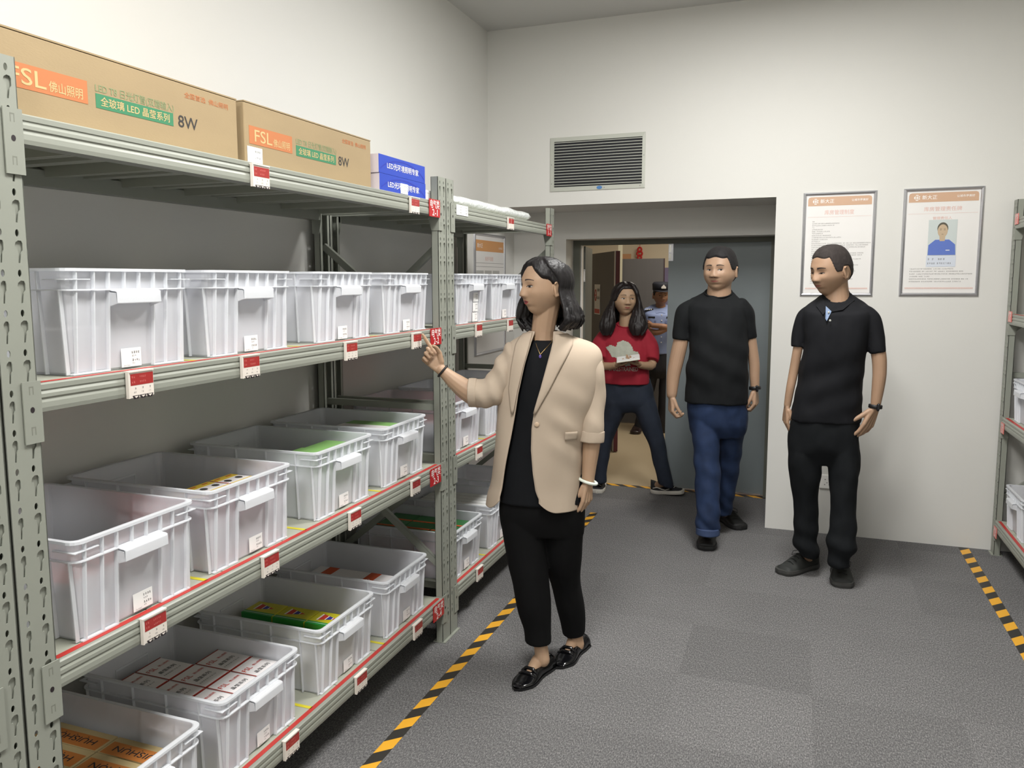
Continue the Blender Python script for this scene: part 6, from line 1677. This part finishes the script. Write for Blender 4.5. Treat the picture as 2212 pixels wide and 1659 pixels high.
# ======================= man in the black polo shirt
def build_man_b():
    D = PEOPLE['man_b']; HEADP.update(zt=0.118, zb=0.124, a=0.079)
    t = tag(empty('person', (D['base'][0], D['base'][1], 0), D['rz']), 'man in black polo shirt and black trousers standing by the framed notices', 'person')
    sk = skin_mat('skin_tan', srgb(158, 128, 104)); P = dict(nose=0.0175, cheek=0.005, jowl=0.002, eye=(0.031, 0.0140, 0.0036), lip_w=0.022, lip_h=0.7, brow_h=0.0040, look=-0.003, brow_t=0.001, nx=0.012, scoop=0.6, ear=1.15, eye_z=-0.003, brow_z=0.018)
    Mh = headM(D['head'], 47, 8, 0, 1.06)
    hands = dict(handA=dict(normal=(0.9, 0.35, 0), thumb_side=(0.2, -0.9, 0), sc=0.94, curl=(28, 34, 38, 42), thumb=(4, 16), wr=0.022),
                 handB=dict(normal=(-0.75, 0.55, 0), thumb_side=(-0.6, -0.8, 0.1), sc=1.08, curl=(16, 20, 24, 26), thumb=(16, 8), wr=0.029))
    body, bv = base_body(t, D, sk, P, Mh, hands, 0.0030, (0.058, 0.064))
    hm = hair_mat('buzz_cut_hair', srgb(46, 40, 38), 0.85)
    face_parts(t, Mh, bv, P, dict(hair=hm, brow=mat('brow_black', srgb(48, 38, 34), 0.8), crease=M_crease, lip=mat('lip_brown', srgb(148, 88, 78), 0.5), mouth=M_mouth))
    short_hair(t, Mh, P, hm, thick=0.003, line=0.062, side=-0.010, back=-0.06, top_extra=0.003)
    m = Solid(); m.ell(Mh @ Vector((0.062, 0.048, -0.010)), (0.0025, 0.0025, 0.0025), mat('mole', srgb(70, 46, 38), 0.6), n=8); m.build('mole', t, smooth=True)
    polo = mat('black_pique', srgb(15, 16, 20), 0.85, noise_scale=30, noise_amt=0.08, spec=0.25)
    trm = mat('black_chino', srgb(12, 15, 18), 0.85, noise_scale=20, noise_amt=0.12, spec=0.25)
    sh, tr = garments(t, D, polo, trm, 0.006, 0.009, 5, 'polo_shirt', scoop=0.6, extra=lambda c: 0.004*math.sin((c[2]-c[0]*0.4)*44)*g(c[2]-1.0, 0.12)*(1 if c[1] < 0 else 0.2),
                      textra=lambda c: 0.006*math.sin(c[2]*55+c[0]*14)*g(c[2]-0.17, 0.09))
    # collar, opened placket in pale blue and two buttons
    pts = D['collar']
    def fr(p, off):
        h_ = bvs.ray_cast(Vector((p[0], -0.5, p[2])), Vector((0, 1, 0)))[0]; return Vector((p[0], (h_.y if h_ is not None else -0.06)-off, p[2]))
    bvs = BVHTree.FromPolygons([v.co.copy() for v in sh.data.vertices], [tuple(p.vertices) for p in sh.data.polygons])
    r0 = D['shirt'][0]
    m = MB(); vs = []; n = 30
    for k in range(n+1):
        a = R(-64)+R(308)*k/n; ca, sa = math.cos(a), math.sin(a)
        cx, cy = r0[0], r0[4]+0.012
        zz = r0[2]+0.6*r0[3]*sa; vs.append((cx+(r0[1]-0.010)*ca, cy+(r0[3]-0.006)*sa, zz+0.022)); vs.append((cx+(r0[1]+0.012)*ca, cy+(r0[3]+0.012)*sa, zz-0.012)); vs.append((cx+(r0[1]-0.004)*ca, cy+(r0[3]+0.000)*sa, zz-0.02))
    fs = [q for k in range(n) for q in ((3*k, 3*k+1, 3*k+4, 3*k+3), (3*k, 3*k+2, 3*k+5, 3*k+3))]
    m.add(vs, fs, polo); co_ = m.build('collar', sh, smooth=True); md = co_.modifiers.new('thickness', 'SOLIDIFY'); md.thickness = 0.003
    m = MB(); m.poly([fr(p, 0.012) for p in pts[0]], polo); m.poly([fr(p, 0.012) for p in pts[1]], polo); o = m.build('collar_point', sh); md = o.modifiers.new('thickness', 'SOLIDIFY'); md.thickness = 0.006
    MB().poly([fr(p, 0.015) for p in D['placket']], mat('pale_blue_lining', srgb(110, 128, 156), 0.7)).build('placket_lining', sh)
    for p in D['buttons']:
        q = fr(p, 0.017); s_ = Solid(); s_.ell(q, (0.0055, 0.002, 0.0055), mat('pearl_button', srgb(176, 178, 172), 0.2), n=12); s_.build('button', sh, smooth=True)
    bk = mat('charcoal_sneaker', srgb(38, 40, 38), 0.7); sl = mat('charcoal_sole', srgb(58, 58, 56), 0.7)
    feet(t, D, bk, sl, mat('black_lace', srgb(16, 16, 16), 0.7), h=0.112, per=dict(footA=dict(length=0.29), footB=dict(length=0.285)))
    band(t, D['armB'], 0.0295, 0.020, mat('black_rubber', srgb(22, 22, 24), 0.5), 'wrist_watch', face_=(0.35, -0.9, 0))
build_man_b()

# ======================= girl in the red t-shirt
def long_hair(t, Mh, mt, n, az0, az1, zend, out, seed, r=0.0075, line=0.064, vox=0.004, tuck=None):
    hs = Solid(); rnd = random.Random(seed)
    for i in range(n):
        az = R(az0+(az1-az0)*i/(n-1)); a0 = az*0.35 if az < math.pi else 2*math.pi-(2*math.pi-az)*0.35
        pts = []
        for k in range(8):
            q = k/7; th = R(8)+R(88)*q; a = a0+(az-a0)*sm(q*1.2); d = Vector((math.sin(th)*math.sin(a), math.sin(th)*math.cos(a), math.cos(th)))
            pts.append(Mh @ (skull(d)+d*(0.010+0.004*math.sin(math.pi*q))))
        last = pts[-1]; dv = Mh.to_3x3() @ Vector((math.sin(az), math.cos(az), 0)); ph = rnd.uniform(0, 6); ze = zend+rnd.uniform(-0.03, 0.02)
        for k in range(1, 9):
            q = k/8; z = last.z+(ze-last.z)*q; w_ = 0.012*math.sin(q*9+ph)*q; p_ = out*sm(q*1.3)+w_
            pts.append(Vector((last.x+dv.x*p_, last.y+dv.y*p_*0.6+0.008*math.cos(q*8+ph)*q-0.02*q*(1 if dv.y < 0.3 else 0), z)))
        hs.cap([tuple(p)+(r*(0.7+0.55*math.sin(math.pi*min(1, 0.12+0.8*j/15))),) for j, p in enumerate(pts)], mt, n=7)
    def crown(d, P_):
        v = skull(d); az = math.atan2(abs(d.x), d.y); lim = line if az < 0.35 else line-0.085*sm((az-0.35)/0.75)
        return v+d*(-0.008+0.018*sm((v.z-lim)/0.014))
    vs, fs = head_grid({}, crown, 70, 50); hs.add([Mh @ v for v in vs], fs, mt)
    o = hs.build('hair', t); fuse(o, vox, 2)
    displace(o, lambda c, n_: 0.002*noise.noise(Vector((c[0]*90, c[1]*90, c[2]*10))))
    return o
def build_girl():
    D = PEOPLE['girl']; HEADP.update(zt=0.108, zb=0.118, a=0.078)
    t = tag(empty('person', (D['base'][0], D['base'][1], 0), D['rz']), 'young woman in red printed t-shirt and dark jeans stepping through the doorway', 'person')
    sk = skin_mat('skin_warm', srgb(170, 140, 112)); P = dict(nose=0.013, cheek=0.007, jowl=0.004, eye=(0.032, 0.0150, 0.0048), lip_w=0.021, lip_h=0.95, brow_h=0.0024, look=0.004, nx=0.0)
    Mh = headM(D['head'], -14, -3, 2, 1.03)
    hands = dict(handA=dict(normal=(0.15, -0.2, 0.95), thumb_side=(0.2, -0.95, 0.2), sc=0.86, curl=(22, 26, 30, 34), thumb=(6, 12), wr=0.022),
                 handB=dict(normal=(-0.15, -0.2, 0.95), thumb_side=(-0.2, -0.95, 0.2), sc=0.86, curl=(22, 26, 30, 34), thumb=(6, 12), wr=0.022))
    body, bv = base_body(t, D, sk, P, Mh, hands, 0.0034, (0.045, 0.052))
    hm = hair_mat('long_black_hair', srgb(24, 17, 16), 0.5)
    face_parts(t, Mh, bv, P, dict(hair=hm, brow=mat('brow_soft', srgb(70, 54, 44), 0.8), crease=M_crease, lip=mat('lip_rose', srgb(150, 84, 76), 0.45), mouth=M_mouth))
    long_hair(t, Mh, hm, 64, 80, 280, 1.19, 0.026, 5, line=0.060)
    # locks falling over both shoulders
    red = mat('red_jersey', srgb(146, 24, 42), 0.85, noise_scale=20, noise_amt=0.06)
    jean = mat('dark_denim', srgb(28, 36, 50), 0.85, noise_scale=16, noise_amt=0.2)
    sh, tr = garments(t, D, red, jean, 0.007, 0.008, 8, 't_shirt')
    lk = Solid(); rnd = random.Random(4)
    for s_, xs in ((-1, D['lockA']), (1, D['lockB'])):
        for i in range(11):
            q = i/10; ph = rnd.uniform(0, 6)
            lk.cap([(a[0]+(b[0]-a[0])*q+0.004*math.sin(ph+j), a[1]-0.015*math.sin(math.pi*q)+0.006*math.cos(ph+j*2), a[2], 0.0095*(1 if j < len(xs)-1 else 0.5)) for j, (a, b) in enumerate(xs)], hm, n=7)
    o = lk.build('hair_locks', t); fuse(o, 0.0045, 2); displace(o, lambda c, n_: 0.002*noise.noise(Vector((c[0]*90, c[1]*90, c[2]*12))))
    n1 = D['shirt'][0]
    m = MB(); m.tube([(n1[0]+(n1[1]+0.002)*math.cos(a*0.2618), n1[4]+(n1[3]+0.004)*math.sin(a*0.2618), n1[2]+0.001+0.45*n1[3]*math.sin(a*0.2618)) for a in range(24)], 0.0045, red, 8, True); m.build('neckband', sh, smooth=True)
    bvs = BVHTree.FromPolygons([v.co.copy() for v in sh.data.vertices], [tuple(p.vertices) for p in sh.data.polygons])
    def fr(x, z, off):
        h_ = bvs.ray_cast(Vector((x, -0.6, z)), Vector((0, 1, 0)))[0]; return Vector((x, (h_.y if h_ is not None else -0.12)-off, z))
    # the pale cloud-shaped print with its word
    gm = mat('cloud_print', srgb(168, 170, 156), 0.7, noise_scale=25, noise_amt=0.15)
    poly = [(p[0], p[2]) for p in D['graphic']]
    def inside(x, z):
        c = False; j = len(poly)-1
        for i in range(len(poly)):
            xi, zi = poly[i]; xj, zj = poly[j]
            if (zi > z) != (zj > z) and x < (xj-xi)*(z-zi)/(zj-zi)+xi: c = not c
            j = i
        return c
    xs_ = [p[0] for p in poly]; zs_ = [p[1] for p in poly]; st = 0.005; m = MB()
    x = min(xs_)
    while x < max(xs_):
        z = min(zs_)
        while z < max(zs_):
            if inside(x+st/2, z+st/2): m.add([fr(x, z, 0.002), fr(x+st, z, 0.002), fr(x+st, z+st, 0.002), fr(x, z+st, 0.002)], [(0, 1, 2, 3)], gm)
            z += st
        x += st
    m.build('cloud_print', sh, smooth=True)
    w0, w1 = D['word']; vs, fs = text_mesh('UNRESTRAINED'); xx = [v[0] for v in vs]; k = (w1[0]-w0[0])/(max(xx)-min(xx))
    m = MB(); m.add([fr(w0[0]+(v[0]-min(xx))*k, w0[2]+(v[1]-0.35)*0.042, 0.003) for v in vs], fs, mat('print_white', srgb(176, 172, 160), 0.7)); m.build('lettering', sh)
    wt = mat('white_canvas', srgb(200, 196, 186), 0.7)
    def stripe(o, P_, top_, wid_, Ln):
        m = MB()
        for sd in (-1, 1):
            pts = [P_(Ln*a, sd*(wid_(a)+0.002), zz) for a, zz in ((0.12, 0.040), (0.25, 0.052), (0.38, 0.040), (0.5, 0.034), (0.62, 0.045))]
            m.tube(pts, 0.004, wt, 6)
        m.build('side_stripe', o, smooth=True)
    bk = mat('black_canvas', srgb(26, 26, 30), 0.8)
    shoe(t, D['footA'][0], D['footA'][1], 0.25, 0.092, bk, wt, h=0.095, lace=wt, extra=stripe)
    shoe(t, D['footB'][0], D['footB'][1], 0.255, 0.092, bk, wt, h=0.095, lace=wt, extra=stripe, tilt=0.12)
    # what she carries is a thing of its own
    a, b = Vector(D['card'][0]), Vector(D['card'][1]); W2 = Matrix.Rotation(D['rz'], 4, 'Z'); W2.translation = Vector((D['base'][0], D['base'][1], 0))
    c = W2 @ ((a+b)/2); n_ = empty('notebook', c, D['rz']); tag(n_, 'thin white notebook held flat in the hands of the young woman in red', 'notebook'); n_.rotation_euler = (R(8), math.atan2(a.z-b.z, b.x-a.x), D['rz'])
    L_ = (b-a).length; boxobj('cover', -L_/2, L_/2, -0.075, 0.065, -0.003, 0.003, mat('notebook_white', srgb(224, 222, 206), 0.5), n_, bevel=0.001); boxobj('pages', -L_/2+0.003, L_/2-0.003, -0.073, 0.063, 0.003, 0.0075, M_paper, n_)
build_girl()

# ======================= officer with folded arms
def build_officer():
    D = PEOPLE['officer']; HEADP.update(zt=0.112, zb=0.120, a=0.078)
    t = tag(empty('person', (D['base'][0], D['base'][1], 0), D['rz']), 'uniformed officer in light blue shirt and dark cap with folded arms in the corridor', 'person')
    sk = skin_mat('skin_brown', srgb(142, 104, 80)); P = dict(nose=0.014, cheek=0.005, eye=(0.031, 0.0135, 0.0040), lip_w=0.022, lip_h=0.7, brow_h=0.003, nx=0.0)
    Mh = headM(D['head'], -12, 4, 0, 0.98)
    hands = dict(handA=dict(normal=(0.1, 0.95, 0.0), thumb_side=(0, 0, 1), sc=0.8, curl=(14, 16, 18, 20), thumb=(6, 10), wr=0.022),
                 handB=dict(normal=(0.1, 0.95, 0.0), thumb_side=(0, 0, 1), sc=0.8, curl=(14, 16, 18, 20), thumb=(6, 10), wr=0.022))
    body, bv = base_body(t, D, sk, P, Mh, hands, 0.004, (0.048, 0.052))
    hm = hair_mat('cropped_black_hair', srgb(26, 24, 25), 0.75)
    face_parts(t, Mh, bv, P, dict(hair=hm, brow=mat('brow_black', srgb(48, 38, 34), 0.8), crease=M_crease, lip=mat('lip_brown', srgb(148, 88, 78), 0.5), mouth=M_mouth))
    short_hair(t, Mh, P, hm, thick=0.004, line=0.06, side=-0.010, back=-0.06, top_extra=0.0)
    blu = mat('uniform_blue', srgb(126, 140, 178), 0.8); dk = mat('uniform_black', srgb(20, 20, 26), 0.8)
    sh, tr = garments(t, D, blu, dk, 0.007, 0.005, 12, 'uniform_shirt')
    bvs = BVHTree.FromPolygons([v.co.copy() for v in sh.data.vertices], [tuple(p.vertices) for p in sh.data.polygons])
    def fr(x, z, off):
        h_ = bvs.ray_cast(Vector((x, -0.6, z)), Vector((0, 1, 0)))[0]; return Vector((x, (h_.y if h_ is not None else -0.12)-off, z))
    z0 = D['shirt'][0][2]; cx = D['shirt'][0][0]
    m = MB()
    for s_ in (-1, 1): m.poly([fr(cx, z0-0.055, 0.006), fr(cx+s_*0.045, z0-0.065, 0.006), fr(cx+s_*0.058, z0-0.012, 0.006), fr(cx+s_*0.030, z0-0.004, 0.006)], blu)
    m.build('collar', sh)
    for s_ in (-1, 1):
        m = MB(); x0, x1 = cx+s_*0.075, cx+s_*0.165; z1_ = z0-0.028
        m.add([(min(x0, x1), -0.05, z1_+0.018-(0.012 if s_ > 0 else 0.030)), (max(x0, x1), -0.05, z1_+0.018-(0.030 if s_ > 0 else 0.012)), (max(x0, x1), 0.03, z1_+0.026-(0.030 if s_ > 0 else 0.012)), (min(x0, x1), 0.03, z1_+0.026-(0.012 if s_ > 0 else 0.030))], [(0, 1, 2, 3)], dk)
        o = m.build('epaulette', sh); md = o.modifiers.new('thickness', 'SOLIDIFY'); md.thickness = 0.012
        st = MB()
        for k in range(4): st.box(x0+(x1-x0)*(0.2+0.2*k)-0.005, x0+(x1-x0)*(0.2+0.2*k)+0.005, -0.055, -0.049, z1_-0.004, z1_+0.006, M_white)
        st.build('rank_stars', o)
        m = MB(); xx = cx+s_*0.09; zz = z0-0.115
        m.poly([fr(xx-0.034, zz, 0.005), fr(xx+0.034, zz, 0.005), fr(xx+0.034, zz+0.018, 0.005), fr(xx-0.034, zz+0.018, 0.005)], dk); m.build('name_badge', sh)
        m = MB(); zz = z0-0.165; m.poly([fr(xx-0.045, zz, 0.005), fr(xx+0.045, zz, 0.005), fr(xx+0.045, zz+0.028, 0.005), fr(xx-0.045, zz+0.028, 0.005)], mat('uniform_blue_seam', srgb(100, 112, 150), 0.8)); m.build('pocket_flap', sh)
    m = MB()
    for k in range(6): q = fr(cx+0.01, z0-0.08-0.055*k, 0.004); m.box(q.x-0.005, q.x+0.005, q.y-0.003, q.y+0.002, q.z-0.005, q.z+0.005, M_white)
    m.build('shirt_buttons', sh)
    # cap
    cm = mat('cap_navy', srgb(22, 24, 34), 0.8); m = MB(); n = 28; vs = []
    prof = [(0.087, 0.104, 0.050, 0.0), (0.088, 0.107, 0.080, 0.0), (0.091, 0.112, 0.112, 0.0), (0.078, 0.100, 0.130, 0.0), (0.03, 0.04, 0.134, 0.0)]
    for a, b, z, y in prof:
        for k in range(n): th = 2*math.pi*k/n; vs.append(Mh @ Vector((a*math.cos(th), -0.004+b*math.sin(th), z)))
    fs = [(i*n+k, i*n+(k+1) % n, (i+1)*n+(k+1) % n, (i+1)*n+k) for i in range(4) for k in range(n)]+[tuple(range(4*n, 5*n)), tuple(range(n))[::-1]]
    m.add(vs, fs, cm); cap = m.build('cap', t, smooth=True)
    m = MB(); vs = []
    for k in range(13):
        th = R(20)+R(140)*k/12; vs.append(Mh @ Vector((0.092*math.cos(th), 0.108*math.sin(th)-0.004, 0.052))); vs.append(Mh @ Vector((0.088*math.cos(th), 0.108*math.sin(th)+0.040*math.sin(math.pi*k/12), 0.040)))
    m.add(vs, [(2*k, 2*k+1, 2*k+3, 2*k+2) for k in range(12)], cm); o = m.build('cap_peak', cap, smooth=True); md = o.modifiers.new('thickness', 'SOLIDIFY'); md.thickness = 0.003
    m = MB(); c_ = Mh @ Vector((0, 0.112, 0.092)); m.add([c_+Vector((a, -0.004-abs(0.01-a)*0.1, b)) for a, b in ((-0.022, -0.018), (0.022, -0.018), (0.024, -0.004), (0.013, 0.008), (0.0, 0.022), (-0.013, 0.008), (-0.024, -0.004))], [tuple(range(7))], mat('badge_silver', srgb(190, 186, 180), 0.4)); o = m.build('cap_badge', cap); md = o.modifiers.new('thickness', 'SOLIDIFY'); md.thickness = 0.006
    shm = mat('brown_black_leather', srgb(34, 22, 20), 0.3); feet(t, D, shm, shm, None, h=0.10, length=0.27, width=0.1)
build_officer()
